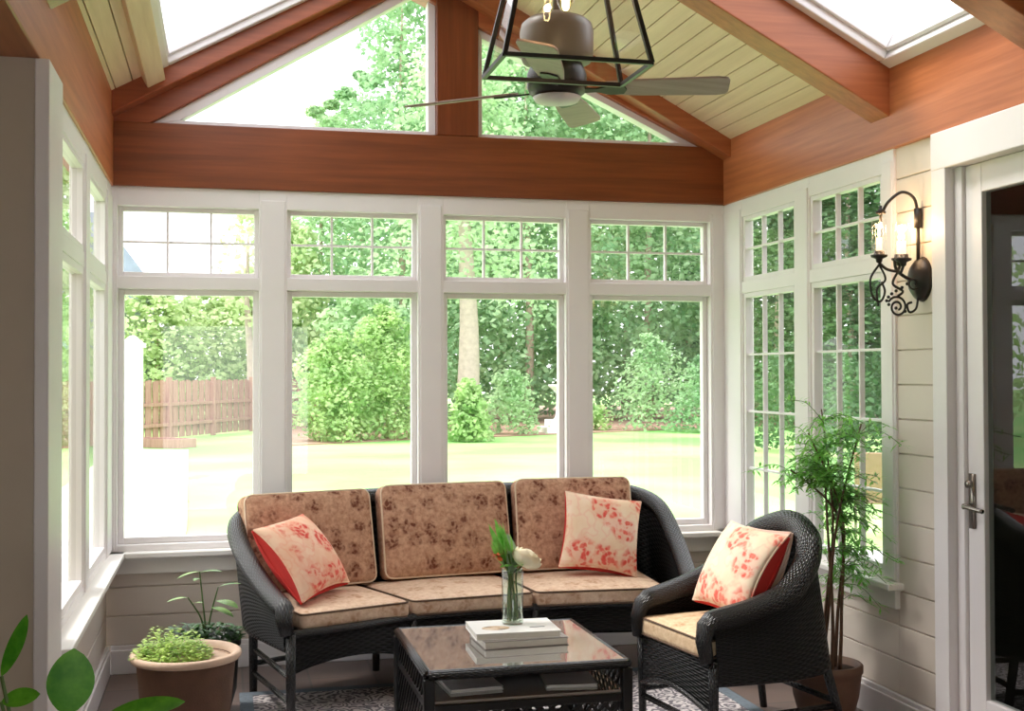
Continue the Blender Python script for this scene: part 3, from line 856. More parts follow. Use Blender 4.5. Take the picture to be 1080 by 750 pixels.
# greenery
g = thing('greenery_sprig', 'spray of bright green blades standing in the glass vase', 'foliage', VO)
m = MB(); r2 = random.Random(3)
for k in range(9):
    a = r2.uniform(0, 2*PI); stem_to(m, (-.03+.02*math.cos(a), .02*math.sin(a), r2.uniform(.25,.31)), .018*math.cos(a), .018*math.sin(a), .004)
m.build('stem', M_STEM, g, True)
m = MB()
for k in range(26):
    a = r2.uniform(0, 2*PI); 
    m.blade((-.018+r2.uniform(-.015,.015), r2.uniform(-.015,.015), r2.uniform(.222,.29)), (math.cos(a)*.45-.38, math.sin(a)*.5, r2.uniform(.8,1.3)), (math.cos(a),math.sin(a),.3), r2.uniform(.08,.15), .016, .12, 4)
for k in range(12):
    a = r2.uniform(0, 2*PI)
    m.blade((.012*math.cos(a),.012*math.sin(a),r2.uniform(.222,.24)), (math.cos(a),math.sin(a),r2.uniform(.2,.6)), (0,0,1), r2.uniform(.05,.07), .03, .25, 4)
m.build('blades', M_L_VAS, g, True)
g = thing('grey_leaf_sprig', 'grey green leaf rising beside the cream rose in the vase', 'foliage', VO)
m = MB(); stem_to(m, (.0,-.01,.26), .0, -.02); m.build('stem', M_STEM, g, True)
m = MB(); m.blade((-.002,-.01,.20), (-.05,-.05,1), (.2,-1,.1), .11, .05, .1, 6); m.blade((.012,-.0,.22), (-.12,.2,1), (.3,-1,.1), .14, .045, .15, 6); m.build('leaves', M_L_GRY, g, True)
g = thing('cream_rose', 'cream rose leaning out of the vase towards the armchair', 'flower', VO)
m = MB(); stem_to(m, (.052,-.01,.235), .02, .0); m.build('stem', M_STEM, g, True)
m = MB(Matrix.Translation((.06,-.012,.268)) @ Matrix.Rotation(.5,4,'Y'))
m.ball((0,0,-.004), .030, 14, 10, 1.0)
for R_r, n_, t1, wd in ((.036,4,.80,.95),(.044,5,.70,.80),(.053,6,.60,.70),(.060,7,.50,.62)):
    for k in range(n_):
        a = 2*PI*k/n_+R_r*60
        def pf(u, v, a=a, R_=R_r, t1=t1, wd=wd):
            th = PI*(.12+(t1-.12)*v); w = (u-.5)*2*wd*(1-.25*v*v); q = R_*(1+.10*v*v*(t1 < .65))
            return V((math.sin(th)*math.cos(a+w)*q, math.sin(th)*math.sin(a+w)*q, -math.cos(th)*q*.85-.02*abs(u-.5)*v))
        m.surf(pf, 8, 8)
m.build('bloom', M_ROSE, g, True)
g = thing('orange_blossom', 'small rust orange blossom low on the vase greenery', 'flower', VO)
m = MB(); stem_to(m, (-.055,-.01,.262), -.02, .0); m.build('stem', M_STEM, g, True)
m = MB(Matrix.Translation((-.062,-.012,.27)))
for k in range(16):
    a = r2.uniform(0,2*PI); e = r2.uniform(-.4,1); m.blade((0,0,0), (math.cos(a),math.sin(a),e), (0,0,1), .03, .018, .2, 3)
m.build('bloom', M_ORNG, g, True)

# ------------------------------------------------------------------ plants in the room
def clamp_v(p, x1=W-.02):
    return V((min(p.x, x1), p.y, p.z))
r3 = random.Random(11)
PO = V((3.095,-1.545,0))
bam = thing('potted_bamboo', 'tall feathery bamboo plant in a brown clay pot behind the armchair', 'potted plant', PO)
m = MB(); m.lathe([(.001,0),(.105,0),(.118,.02),(.140,.10),(.150,.18),(.152,.20),(.158,.205),(.158,.235),(.152,.24),(.140,.24),(.138,.20),(.001,.20)], 36, caps=False)
m.build('pot', M_TERRB, bam, True)
m = MB(); m.lathe([(.001,.212),(.07,.214),(.138,.21)], 28, caps=False); m.build('soil', M_SOIL, bam, True)
tops = [(-.10,-.05,1.24),(.0,.02,1.34),(.10,-.14,1.28),(.05,.10,1.18),(-.16,.0,1.08)]
fol = MB(); twig = MB()
MCI = (Matrix.Translation(CO) @ Matrix.Rotation(CA,4,'Z')).inverted()
def near_chair(p, r=0.0):
    q = MCI @ (V(p)+PO)
    return q.z < .96+r and q.y < .76+r and abs(q.x) < .52+r
for k, (tx, ty, tz) in enumerate(tops):
    bx, by = (.055*math.cos(k*1.3+.4), .05*math.sin(k*1.3+.4))
    pts = crom([(bx*.7+.02,by,.205),(bx*.6+.035,by+ty*.2,.45),(bx*.5+.05,ty*.5,.86),(tx,ty,tz)], 6)
    m = MB(); m.tube(pts, [.0095-.006*i/(len(pts)-1) for i in range(len(pts))], 7); m.build('cane', M_CANE, bam, True)
    for q in range(46):
        f = r3.uniform(.66, 1.0) if q > 10 else r3.uniform(.44,.64); i = int(f*(len(pts)-1)); p = pts[i]
        a = r3.uniform(0, 2*PI); L = r3.uniform(.10,.29)*(1.1 if f < .8 else .95)
        d = V((math.cos(a), math.sin(a)-.25, r3.uniform(-.1,.55)))
        if PO.x+p.x+d.x*L > W-.06: d.x = -abs(d.x)*.6
        if p.z < .97 and d.x < .1: d.x = abs(d.x)*.25
        if PO.x+p.x+d.x*L > W-.06: d.x = .02
        e = crom([p, p+d*L*.5+V((0,0,.02)), p+d*L+V((0,0,-.015-.25*L*L))], 5)
        if any(near_chair(z_) for z_ in e): continue
        twig.tube(e, .0016, 4, caps=False)
        for s_ in range(len(e)):
            for w_ in range(3):
                b2 = r3.uniform(0, 2*PI); dd = (e[-1]-e[0]).normalized()*.6+V((math.cos(b2),math.sin(b2),r3.uniform(-.5,.4)))*.8
                if PO.x+e[s_].x+dd.x*.06 > W-.025: dd.x = -abs(dd.x)
                if near_chair(e[s_]+dd.normalized()*.08, .02): continue
                if e[s_].z < .95: dd.x = max(dd.x, -.1) if PO.x+e[s_].x < W-.09 else -.05
                fol.blade(e[s_], dd, (0,0,1), r3.uniform(.03,.062), r3.uniform(.008,.012), .15, 2, .1)
for k in range(60):                                             # wiry bare twigs low on the canes
    z = r3.uniform(.34,.62); a = r3.uniform(0,2*PI); p = V((.03*math.cos(a),.03*math.sin(a),z)); L = r3.uniform(.05,.12)
    d = V((math.cos(a), math.sin(a), r3.uniform(-.6,.6))); e = crom([p, p+d*L*.6+V((0,0,.02)), p+d*L+V((0,0,-.03))], 4)
    if any(near_chair(z_, .03) for z_ in e): continue
    twig.tube(e, .0014, 4, caps=False)
    for s_ in (2,4,6):
        b2 = r3.uniform(0,2*PI); fol.blade(e[min(s_,len(e)-1)], (math.cos(b2),math.sin(b2),.2), (0,0,1), .022, .006, .1, 2, .1)
twig.build('twigs', M_STEM, bam); fol.build('foliage', M_L_BAM, bam)

PO = V((.405,-1.44,0))
pl = thing('clay_planter', 'weathered clay planter with pale rim and lime groundcover by the left windows', 'planter', PO)
m = MB(); m.lathe([(.001,0),(.135,0),(.150,.05),(.172,.2),(.187,.37),(.192,.392),(.172,.394),(.165,.36),(.001,.36)], 40, caps=False); m.build('body', M_TERRA, pl, True)
m = MB(); m.lathe([(.184,.386),(.206,.390),(.212,.400),(.211,.414),(.200,.420),(.182,.414),(.174,.400),(.170,.386)], 40, caps=False); m.build('rim', M_RIM, pl, True)
m = MB(); m.lathe([(.001,.398),(.1,.395),(.17,.386)], 30, caps=False); m.build('soil', M_RIM, pl, True)
m = MB()
for k in range(1700):
    a = r3.uniform(0, 2*PI); q = math.sqrt(r3.random())*.155; x = -.055+q*math.cos(a)*1.0; y = q*math.sin(a)
    if x*x+y*y > .205**2: continue
    h_ = .41+.115*(1-(q/.16)**2)*(.75+.4*math.sin(x*40)*math.cos(y*33)); z = r3.uniform(.395, max(.41,h_))
    b2 = r3.uniform(0, 2*PI)
    m.blade((x,y,z), (math.cos(b2),math.sin(b2),r3.uniform(-.1,.7)), (0,0,1), r3.uniform(.014,.026), r3.uniform(.012,.018), .2, 2, .1, lambda t: math.sin(PI*t)**.6)
m.build('groundcover', M_L_GRD, pl)

PO = V((.475,-.80,0))
pk = thing('dark_planter', 'black pot of dark leaves with a taller leafy shoot beside the sofa arm', 'planter', PO)
m = MB(); m.lathe([(.001,0),(.10,0),(.13,.10),(.142,.29),(.150,.30),(.150,.325),(.136,.325),(.13,.28),(.001,.28)], 32, caps=False); m.build('pot', M_BLACK, pk, True)
m = MB(); m.lathe([(.001,.30),(.132,.295)], 24, caps=False); m.build('soil', M_SOIL, pk, True)
m = MB()
for k in range(420):
    a = r3.uniform(0,2*PI); q = math.sqrt(r3.random())*.15; b2 = r3.uniform(0,2*PI)
    m.blade((q*math.cos(a)*1.05,q*math.sin(a)*.8,r3.uniform(.31,.40-.2*q)), (math.cos(b2),math.sin(b2),r3.uniform(0,.8)), (0,0,1), r3.uniform(.025,.05), r3.uniform(.016,.026), .25, 3, .15)
m.build('foliage', M_L_DRK, pk)
m = MB(); m2 = MB()
tp = [V((-.03,-.03,.63)), V((.05,-.04,.56)), V((-.08,-.04,.52))]
for q in tp:
    m.tube(crom([(0,0,.30),(q.x*.3,q.y*.3,.42),q], 6), [.005-.0002*i for i in range(13)], 6)
for b_, d, L, w_ in (((-.03,-.03,.63),(-1,-.2,-.05),.10,.035),((-.03,-.03,.625),(.9,-.3,.25),.10,.04),((.05,-.04,.56),(1,-.2,.35),.10,.04),((.04,-.04,.50),(.9,-.7,.0),.12,.07),((.02,-.03,.47),(1,-.4,-.2),.11,.07),((-.08,-.04,.52),(-.9,-.2,.05),.09,.035),((-.06,-.03,.49),(.6,-.6,.3),.06,.03),((-.03,-.03,.60),(-.3,-.9,.2),.07,.03)):
    m2.blade(b_, d, (0,0,1), L, w_, .2, 6, .15)
m.build('stem', M_STEM, pk, True); m2.build('leaves', M_L_FRS, pk, True)

PO = V((.14,-3.32,0))
rb = thing('broad_leaf_plant', 'glossy broad green leaves rising close to the camera at the lower corner', 'plant', PO)
m = MB(); m.lathe([(.001,0),(.12,0),(.16,.30),(.17,.30),(.17,.34),(.15,.34),(.145,.29),(.001,.29)], 28, caps=False); m.build('pot', M_TERRB, rb, True)
m = MB(); m.lathe([(.001,.31),(.146,.30)], 20, caps=False); m.build('soil', M_SOIL, rb, True)
RL = [((.045,.02,.695),(.10,-.0,1),(.15,-1,.1),.155,.108,.04),((-.10,.02,.795),(.42,.0,1),(.6,-1,-.2),.150,.040,.05),((-.10,.02,.735),(.9,-.1,.22),(.1,-.8,.6),.085,.046,.15),((.125,.02,.680),(1,.0,.22),(-.1,-.55,.8),.19,.062,.10),((.02,.10,.55),(-.3,1,.4),(0,0,1),.14,.08,.2),((.05,-.1,.5),(.7,-.8,.1),(0,0,1),.14,.08,.3)]
st = MB()
for (b_, d, u_, L, w_, dr) in RL:
    m = MB(); m.blade(b_, d, u_, L, w_, dr, 12, .12, lambda t: math.sin(PI*t)**.62); m.build('leaf', M_L_RUB, rb, True)
    st.tube(crom([(b_[0]*.15,b_[1]*.15,.30),(b_[0]*.6,b_[1]*.6,b_[2]*.75),b_], 6), .0045, 6)
st.build('stem', M_STEM, rb, True)

# ------------------------------------------------------------------ ceiling fan and lantern
FO = V((1.685,-2.27,2.50))
fan = thing('ceiling_fan', 'bronze ceiling fan with grey wood blades under the sloped ceiling', 'fan', FO)
m = MB(); m.lathe([(.001,.085),(.09,.085),(.120,.095),(.128,.115),(.130,.20),(.124,.225),(.105,.242),(.05,.255),(.02,.275),(.001,.275)], 40, caps=False); m.build('motor_housing', M_BRONZE, fan, True)
m = MB(); m.lathe([(.001,-.03),(.07,-.03),(.098,-.015),(.105,.01),(.105,.05),(.095,.075),(.09,.086),(.001,.086)], 36, caps=False); m.build('hub', M_IRON, fan, True)
m = MB(); m.lathe([(.001,-.055),(.035,-.054),(.075,-.045),(.085,-.03),(.001,-.029)], 30, caps=False); m.build('bottom_cap', M_TRIM, fan, True)
m = MB(); m.tube([(0,0,.27),(0,0,zr(FO.x)-2.5-.02)], .013, 12); m.build('downrod', M_BRONZE, fan, True)
m = MB(); m.lathe([(.03,zr(FO.x)-2.5-.10),(.075,zr(FO.x)-2.5-.04),(.08,zr(FO.x)-2.5+.0)], 24); m.build('ceiling_canopy', M_BRONZE, fan, True)
for ang in (-18, 63, 140, 248):
    Mx = Matrix.Rotation(rad(ang),4,'Z') @ Matrix.Rotation(rad(-13),4,'X')
    poly = [(.17,-.045),(.30,-.058),(.56,-.066),(.592,-.058),(.60,-.04),(.60,.04),(.592,.058),(.56,.066),(.30,.058),(.17,.045)]
    m = MB(Mx); m.prism_z(poly, -.004, .004)
    bl = m.build('blade', M_FANBL, fan, bevel=.002)
    m = MB(Mx); m.prism_z([(.08,-.018),(.14,-.012),(.19,-.035),(.235,-.03),(.245,0),(.235,.03),(.19,.035),(.14,.012),(.08,.018)], -.010, -.004)
    m.build('blade_iron', M_IRON, bl)
LO = V((1.512,-2.98,2.38))
lan = thing('lantern_pendant', 'black framed tapered glass lantern pendant hanging in front of the fan', 'pendant lamp', LO)
bw, bd, tw, td, HH = .215, .135, .10, .065, .50
B4 = [V((x*bw,y*bd,0)) for x,y in ((-1,-1),(1,-1),(1,1),(-1,1))]; T4 = [V((x*tw,y*td,HH)) for x,y in ((-1,-1),(1,-1),(1,1),(-1,1))]
m = MB()
for i in range(4):
    j = (i+1)%4
    m.bar(B4[i], B4[j], .012, .012); m.bar(T4[i], T4[j], .012, .012); m.bar(B4[i], T4[i], .013, .013, up=(0,1,0))
m.build('frame', M_IRON, lan)
for i in range(4):
    j = (i+1)%4; m = MB(); m.add([B4[i]*.985,B4[j]*.985,T4[j]*.985+V((0,0,.007)),T4[i]*.985+V((0,0,.007))], [(0,1,2,3)]); m.build('glass_panel', M_GLASS, lan)
m = MB(); m.prism_z([(-tw,-td),(tw,-td),(tw,td),(-tw,td)], HH, HH+.012); m.tube([(0,0,HH),(0,0,HH+.06)], [.03,.012], 12); m.build('cap', M_IRON, lan)
m = MB(); m.tube([(0,0,HH+.05),(0,0,zl(RX)-.22-2.38)], .007, 8); m.build('hanging_rod', M_IRON, lan)
for x in (-.0,):
    m = MB(); m.tube([(x,0,HH),(x,0,.32)], .005, 8); m.tube([(x,0,.32),(x,0,.262)], .017, 12); m.build('socket', M_IRON, lan)
    m = MB(); m.lathe([(.001,.165),(.010,.17),(.024,.195),(.027,.215),(.018,.25),(.014,.262)], 20, (x,0,0), caps=False); m.build('bulb', glass_pane('bulb_glass', (1,.95,.85,1)), lan, True)
    m = MB(); m.tube(crom([(x-.008,0,.255),(x-.009,0,.19),(x,.004,.178),(x+.009,0,.19),(x+.008,0,.255)], 5), .0022, 6); m.build('filament', M_BULB, lan, True)

# ------------------------------------------------------------------ wall sconce
SX, SY = W+.012, -1.955
so = thing('wall_sconce', 'scrolled dark iron wall sconce with three lit candle glasses beside the door', 'wall lamp', (SX,SY,1.88))
m = MB(Matrix(((0,0,-1,0),(1,0,0,0),(0,1,0,0),(0,0,0,1))))
m.lathe([(.001,.052),(.025,.05),(.05,.038),(.068,.018),(.074,.0),(.001,.0)], 28, (0,0,0), 1, 1.25); m.build('backplate', M_IRON, so, True)
m = MB(); m.tube([(-.018,0,.05),(-.018,0,.27)], .008, 8); m.tube([(-.018,0,.21),(-.018,0,.29)], .016, 10)
m.tube(crom([(-.018,0,.26),(-.035,0,.33),(-.085,.01,.355),(-.14,.02,.315),(-.165,.025,.27)], 7), .0065, 8)
m.ball((-.17,.028,.275), .014, 10, 8); m.tube([(-.17,.028,.30),(-.17,.028,.235)], .006, 8); m.tube([(-.19,.03,.272),(-.15,.026,.272)], .006, 8)
m.tube(crom([(-.02,0,.0),(-.06,.0,-.0),(-.11,.01,.035),(-.12,.01,.085)], 6), .007, 8)
m.build('bracket', M_IRON, so, True)
CU = [(-.175,.035,.095),(-.115,-.045,.075),(-.075,.045,.085)]
for cx, cy, cz in CU:
    m = MB(); m.lathe([(.004,cz-.03),(.012,cz-.025),(.014,cz-.012),(.032,cz-.004),(.034,cz+.004),(.022,cz+.006),(.02,cz+.02),(.001,cz+.02)], 20, (cx,cy,0), caps=False)
    m.tube(crom([(cx,cy,cz-.028),((cx-.12)/2,cy*.6,cz-.055),(-.11,.005,.03)], 6), .006, 8); cup = m.build('cup', M_IRON, so, True)
    m = MB(); m.lathe([(.028,cz+.004),(.030,cz+.05),(.028,cz+.15)], 20, (cx,cy,0), caps=False); m.build('glass_chimney', M_GLASS, cup, True)
    m = MB(); m.tube([(cx,cy,cz+.018),(cx,cy,cz+.075)], .012, 12); m.build('candle', M_CANDLE, cup, True)
    m = MB(); m.lathe([(.001,cz+.077),(.007,cz+.087),(.006,cz+.098),(.001,cz+.118)], 12, (cx,cy,0), caps=False); m.build('flame', M_FLAME, cup, True)
m = MB()
def spiral(c, r0, r1, a0, turns, n=30): 
    return [V((c[0]-(r0+(r1-r0)*i/n)*math.cos(a0+turns*2*PI*i/n), c[1], c[2]+(r0+(r1-r0)*i/n)*math.sin(a0+turns*2*PI*i/n))) for i in range(n+1)]
m.tube(spiral((-.115,.0,-.115), .045, .012, .5, 1.6), .005, 6)
m.tube(crom([(-.11,.0,.03),(-.135,.0,-.02),(-.09,.0,-.05),(-.112,0,-.07)], 6), .0055, 6)
m.tube(crom([(-.175,.035,.06),(-.215,.035,.0),(-.205,.035,-.07),(-.17,.035,-.09),(-.15,.035,-.05),(-.165,.035,-.01)], 6), .005, 6)
m.tube(crom([(-.175,.035,.06),(-.15,.03,.0),(-.185,.035,-.04),(-.18,.035,-.11)], 6), .0045, 6)
m.tube(crom([(-.02,0,-.07),(-.03,0,-.12),(-.06,0,-.135),(-.07,0,-.105),(-.05,0,-.095)], 6), .005, 6)
m.tube(spiral((-.06,-.03,-.02), .032, .008, 2.2, 1.3), .004, 6)
for k in range(9):
    a = k*.7; c0 = V((-.12+.05*math.cos(a), .02*math.sin(a*1.7), -.02-.014*k)); m.ball(c0, .007, 8, 6)
m.build('scrollwork', M_IRON, so, True)
def lamp(name, loc, energy, col, size=.02):
    l = bpy.data.lights.new(name, 'POINT'); l.energy = energy; l.color = col; l.shadow_soft_size = size
    o = bpy.data.objects.new(name, l); COL.objects.link(o); o.location = loc; return o
for i, (cx, cy, cz) in enumerate(CU): lamp('candle_light', (SX+cx, SY+cy, 1.88+cz+.13), .5, (1,.62,.32))
lamp('pendant_light', (LO.x, LO.y, LO.z+.215), 1.6, (1,.75,.45), .012)

# ------------------------------------------------------------------ the garden
GZ = -.40
CX, CY = .5406, -6.316
def at_(b, d): return V((CX+d*math.sin(rad(b)), CY+d*math.cos(rad(b)), GZ))   # bearing from the house axis and distance
def lawn_mat():
    t = NT('lawn_grass'); v = t.coord('Object')
    n1 = t.noise(v, .22, 3); n2 = t.noise(v, 9, 4, .7)
    c = t.mix(t.ramp(n1, [(.42,(0,0,0,1)),(.62,(1,1,1,1))]), lin(136,188,112), lin(180,206,138))
    c = t.mix(t.math('MULTIPLY', n2, .3), c, lin(112,162,88)); t.set(c, .9, 0, .1); return t.m
t = MB(); t.box(-90, 110, .2, 110, GZ-.2, GZ); t.box(-90, -1.7, -30, .2, GZ-.2, GZ); t.box(W+.3, 110, -30, .2, GZ-.2, GZ); struct(t.build('lawn', lawn_mat()))
t = MB(); bed = [(2.0,26.0),(5.9,28.2),(7.9,28.7),(12,30.4),(16.7,32.4),(24,35.5),(40,40),(40,62),(2.5,62),(2.2,40)]
t.prism_z(bed, GZ, GZ+.03); struct(t.build('mulch_ground', paint('pine_straw', lin(158,126,110), .95, .2, 1.6)))
t = MB(); t.prism_z([(-2.0,.4),(.05,.4),(.12,9.0),(-.28,25.0),(-2.1,26.0)], GZ, GZ+.02); struct(t.build('patio_path', paint('pale_concrete', lin(226,220,210), .85, .05)))

M_L_T1 = leafmat('tree_leaf_mid_hazed', lin(148,186,136), lin(206,230,186), .55, .5)  # garden haze put into the colour: leaves lightened
M_L_T2 = leafmat('tree_leaf_deep_hazed', lin(126,170,124), lin(186,216,170), .55, .5)  # deeper green, also lightened for painted-in haze
M_L_T3 = leafmat('tree_leaf_pale_hazed', lin(184,208,150), lin(228,238,196), .6, .5)  # palest leaf, washed out in colour for the haze
M_L_T4 = leafmat('tree_leaf_dark', lin(64,98,64), lin(110,146,98), .55, .4)  # deeper green leaf without the haze lightening
M_L_SH = leafmat('shrub_leaf_hazed', lin(144,184,118), lin(212,232,172), 1.4, .45)  # shrub green paled to carry the haze in its colour
M_FENCE = wood('fence_boards', lin(156,116,104), lin(196,156,142), 'z', .85)
def crown(name, h, z0, r, n, size, seed, blobs=34, taper=.55, mat=None, parent=None):
    """clumps of leaves over a crown that narrows upwards"""
    R = random.Random(seed); vs = []; fs = []; C_ = []
    for k in range(blobs):
        f = (k+.5)/blobs; z = z0+(h-z0)*f; rr_ = r*(1-taper*f)*(math.sin(PI*min(1,.18+f*.82))**.35)
        a = k*2.4+R.uniform(-.4,.4); q = rr_*R.uniform(.25,.8)
        C_.append((V((q*math.cos(a), q*math.sin(a), z)), rr_*R.uniform(.45,.65)))
    for i in range(n):
        c, b_ = C_[i % blobs]
        while True:
            d = V((R.uniform(-1,1), R.uniform(-1,1), R.uniform(-1,1)))
            if .05 < d.length < 1: break
        d = d.normalized()*(R.uniform(.55,1.05)); p = c+V((d.x*b_, d.y*b_, d.z*b_*.75))
        if p.z < z0*.3: continue
        t_ = V((R.uniform(-1,1), R.uniform(-1,1), R.uniform(-.7,.35))).normalized(); nn = (d.normalized()*.8+V((R.uniform(-1,1),R.uniform(-1,1),R.uniform(0,1)))*.6)
        sd = t_.cross(nn)
        if sd.length < 1e-3: continue
        sd = sd.normalized(); L = size*R.uniform(.6,1.3); w_ = L*.32; b0 = len(vs)
        vs += [p-t_*L/2, p+sd*w_, p+t_*L/2, p-sd*w_]; fs.append((b0,b0+1,b0+2,b0+3))
    me = bpy.data.meshes.new(name); me.from_pydata(vs, [], fs); me.materials.append(mat)
    o = bpy.data.objects.new(name, me); COL.objects.link(o)
    if parent: o.parent = parent
    return o
def tree(h, z0, r, n, size, seed, mat, label, group, bark, tr=.22, cat='tree', name='garden_tree'):
    o = thing(name, label, cat, (0,0,0), 0, group)
    crown('crown', h, z0, r, n, size, seed, mat=mat, parent=o)
    m = MB(); m.tube(crom([(0,0,0),(.1,.05,h*.25),(-.05,.1,h*.55),(0,0,h*.85)], 4), [tr*(1-.85*i/12) for i in range(13)], 9)
    m.build('trunk', bark, o, True); return o
G1 = 'trees in the dense tree line behind the lawn'
LB = ['tall mid green tree in the dense tree line behind the lawn', 'tall deep green tree in the dense tree line behind the lawn', 'low pale green tree beyond the wooden fence']
P1 = tree(17, 1.2, 4.6, 9500, .30, 21, M_L_T1, LB[0], G1, M_TREEB)
P2 = tree(19, .8, 4.2, 9500, .29, 22, M_L_T2, LB[1], 'deep green trees in the tree line', M_TREEB)
P3 = tree(5.2, .5, 2.7, 6000, .22, 23, M_L_T3, LB[2], 'pale trees beyond the fence', M_TREEB, .14)
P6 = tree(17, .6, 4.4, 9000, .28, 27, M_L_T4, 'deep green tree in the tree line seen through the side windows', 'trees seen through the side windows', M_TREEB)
used = set()
def put(src, b, d, s=1.0, sz=None, label=None, group=None):
    o = src if src.name not in used else copy_tree(src)
    used.add(src.name); o.location = at_(b, d); o.rotation_euler = (0,0,rnd.uniform(0,6.28)); o.scale = (s, s, sz or s)
    if label: o['label'] = label
    if group: o['group'] = group
    return o
for b_, d, s, z, k in ((4.6,50,.92,.78,1),(8.4,49,1.0,1.05,2),(11.6,50,1,1.1,1),(14.4,48,1,1.0,2),(17.2,50,1.05,1.1,1),(20.2,49,1,1.0,2),(23.2,50,1,1.05,1),(26.2,46,1,.78,2),(29.4,44,1,.66,1),(32.6,42,1,.62,2),(36.2,40,1,.58,1),(40,38,1,.52,2),(44.5,36,1,.5,1),(50,35,1,.5,2),(56,34,1,.5,1),(27.8,52,1.1,.75,1),(31.2,50,1.1,.7,1),(34.6,48,1.1,.66,1),
                        (6.4,57,1.05,.86,2),(10,60,1.2,1.1,1),(13,60,1.2,1.1,2),(16,60,1.2,1.2,1),(19,60,1.2,1.2,2),(22,60,1.2,1.2,1),(25,58,1.2,1.1,2),(28.4,55,1.2,1.1,1)):
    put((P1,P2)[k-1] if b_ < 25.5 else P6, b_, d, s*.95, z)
for b_, d, s, z in ((-5.2,46,1.0,.95),(-3.0,44,1.05,1.0),(-.9,46,1.0,.95),(1.3,47,1.05,1.15),(-8.2,38,1.2,1.7),(-11,34,1.2,1.9),(-14.5,32,1.3,2.0),(3.2,48,1.1,1.5),(-19,36,1.3,1.6),(-25,34,1.3,1.6)):
    put(P3, b_, d, s, z)
P4 = tree(13, 4.5, 3.4, 7500, .20, 25, M_L_T1, 'tree with a thick pale bare trunk rising behind the round shrub', None, M_TREEP, .40)
P4.location = at_(11.42, 35.5); used.add(P4.name)
P5 = tree(8, 3.6, 1.8, 420, .30, 26, M_L_T3, 'sparse pale trunked tree rising above the wooden fence', None, M_TREEP, .22); P5.location = at_(1.2, 43)
def shrub(b_, d, h, r, n, seed, label, mat=M_L_SH, size=.15):
    o = crown('garden_shrub', h, .1, r, n, size, seed, 26, .45, mat); o.location = at_(b_, d); return tag(o, label, 'shrub')
shrub(5.3, 34.5, 3.1, 1.55, 6500, 31, 'large lime green shrub at the end of the wooden fence')
shrub(7.6, 35.5, 3.9, 1.7, 7000, 32, 'tall lime green shrub beside the window post, second from the fence')
shrub(11.5, 33.8, 1.75, .82, 3600, 33, 'round green shrub at the foot of the pale trunk')
shrub(13.6, 37.5, 2.0, 1.2, 2000, 34, 'dull green bush between the round shrub and the white pedestal', M_L_T1)
shrub(17.3, 40, .9, .8, 1000, 35, 'low green bush on the mulch past the white pedestal')
shrub(20.2, 40.5, 3.2, 1.7, 2600, 36, 'broad mid green bush at the back of the mulch bed', M_L_T1)
shrub(22.6, 39, 2.4, 1.3, 2200, 37, 'bush at the edge of the mulch bed near the corner post', M_L_T2)
shrub(6.4, 40.5, 5.4, 2.2, 3400, 38, 'tall bushy evergreen rising behind the two lime shrubs', M_L_T1, .28)
shrub(9.2, 41.5, 4.6, 1.9, 2800, 39, 'deep green bushy evergreen left of the pale trunk', M_L_T2, .26)
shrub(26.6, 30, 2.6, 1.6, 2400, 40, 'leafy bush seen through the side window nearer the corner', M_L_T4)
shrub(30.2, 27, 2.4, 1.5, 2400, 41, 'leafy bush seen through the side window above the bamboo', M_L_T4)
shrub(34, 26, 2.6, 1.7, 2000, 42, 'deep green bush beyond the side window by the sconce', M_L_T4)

# board fence
FA, FB = V((-6.0,20.7,0)), V((3.95,40.0,0))
fence = thing('garden_fence', 'reddish brown board fence across the lawn', 'fence', (FA.x,FA.y,GZ))
d = (FB-FA).normalized(); n_ = V((d.y,-d.x,0)); LF = (FB-FA).length; F0 = V((0,0,0))
NS = 8
for k in range(NS+1):
    p = d*(LF*k/NS)+n_*.06; m = MB(); m.bar(p, p+V((0,0,1.84)), .13, .13, up=tuple(n_)); m.build('post', M_FENCE, fence)
for k in range(NS):
    m = MB(); a = LF*k/NS; e = LF*(k+1)/NS; q = a+.07; j = 0
    while q < e-.05:
        wv = min(.19, e-q); m.bar(d*(q+wv/2)+n_*(.02 if j%2 else -.02)+V((0,0,.05)), d*(q+wv/2)+n_*(.02 if j%2 else -.02)+V((0,0,1.72+.02*(j%3))), wv-.015, .03, up=tuple(n_)); q += .2; j += 1
    m.build('board_panel', M_FENCE, fence)
    m = MB()
    for z in (.45,1.05): m.bar(d*a+n_*.055+V((0,0,z)), d*e+n_*.055+V((0,0,z)), .045, .10)
    m.build('rail', M_FENCE, fence)
rbx = thing('raised_bed', 'low brown timber raised bed on the lawn before the fence', 'planter box', (-1.0,26.6,GZ), rad(-36))
for q in ((-.85,.85,-.35,-.29),(-.85,.85,.29,.35),(-.85,-.79,-.29,.29),(.79,.85,-.29,.29)):
    m = MB(); m.box(*q, .0, .24); m.build('side_board', M_FENCE, rbx, bevel=.01)
m = MB(); m.box(-.79, .79, -.29, .29, .0, .19); m.build('soil', M_SOIL, rbx)
gp = thing('garden_post', 'white square timber post with a cap on the patio', 'post', at_(-3.96, 11.8))
m = MB(); m.box(-.09,.09,-.09,.09,0,2.16); m.build('shaft', M_WHITE, gp, bevel=.006)
m = MB(); m.box(-.115,.115,-.115,.115,2.16,2.20); m.hexa([(-.10,-.10,2.20),(.10,-.10,2.20),(.10,.10,2.20),(-.10,.10,2.20)], [(-.02,-.02,2.27),(.02,-.02,2.27),(.02,.02,2.27),(-.02,.02,2.27)]); m.build('cap', M_WHITE, gp)
m = MB(); m.box(-.12,.12,-.12,.12,0,.14); m.build('plinth', M_WHITE, gp)
gd = thing('garden_pedestal', 'white stone pedestal on a wide base out on the lawn', 'pedestal', (11.1,30.75,GZ))
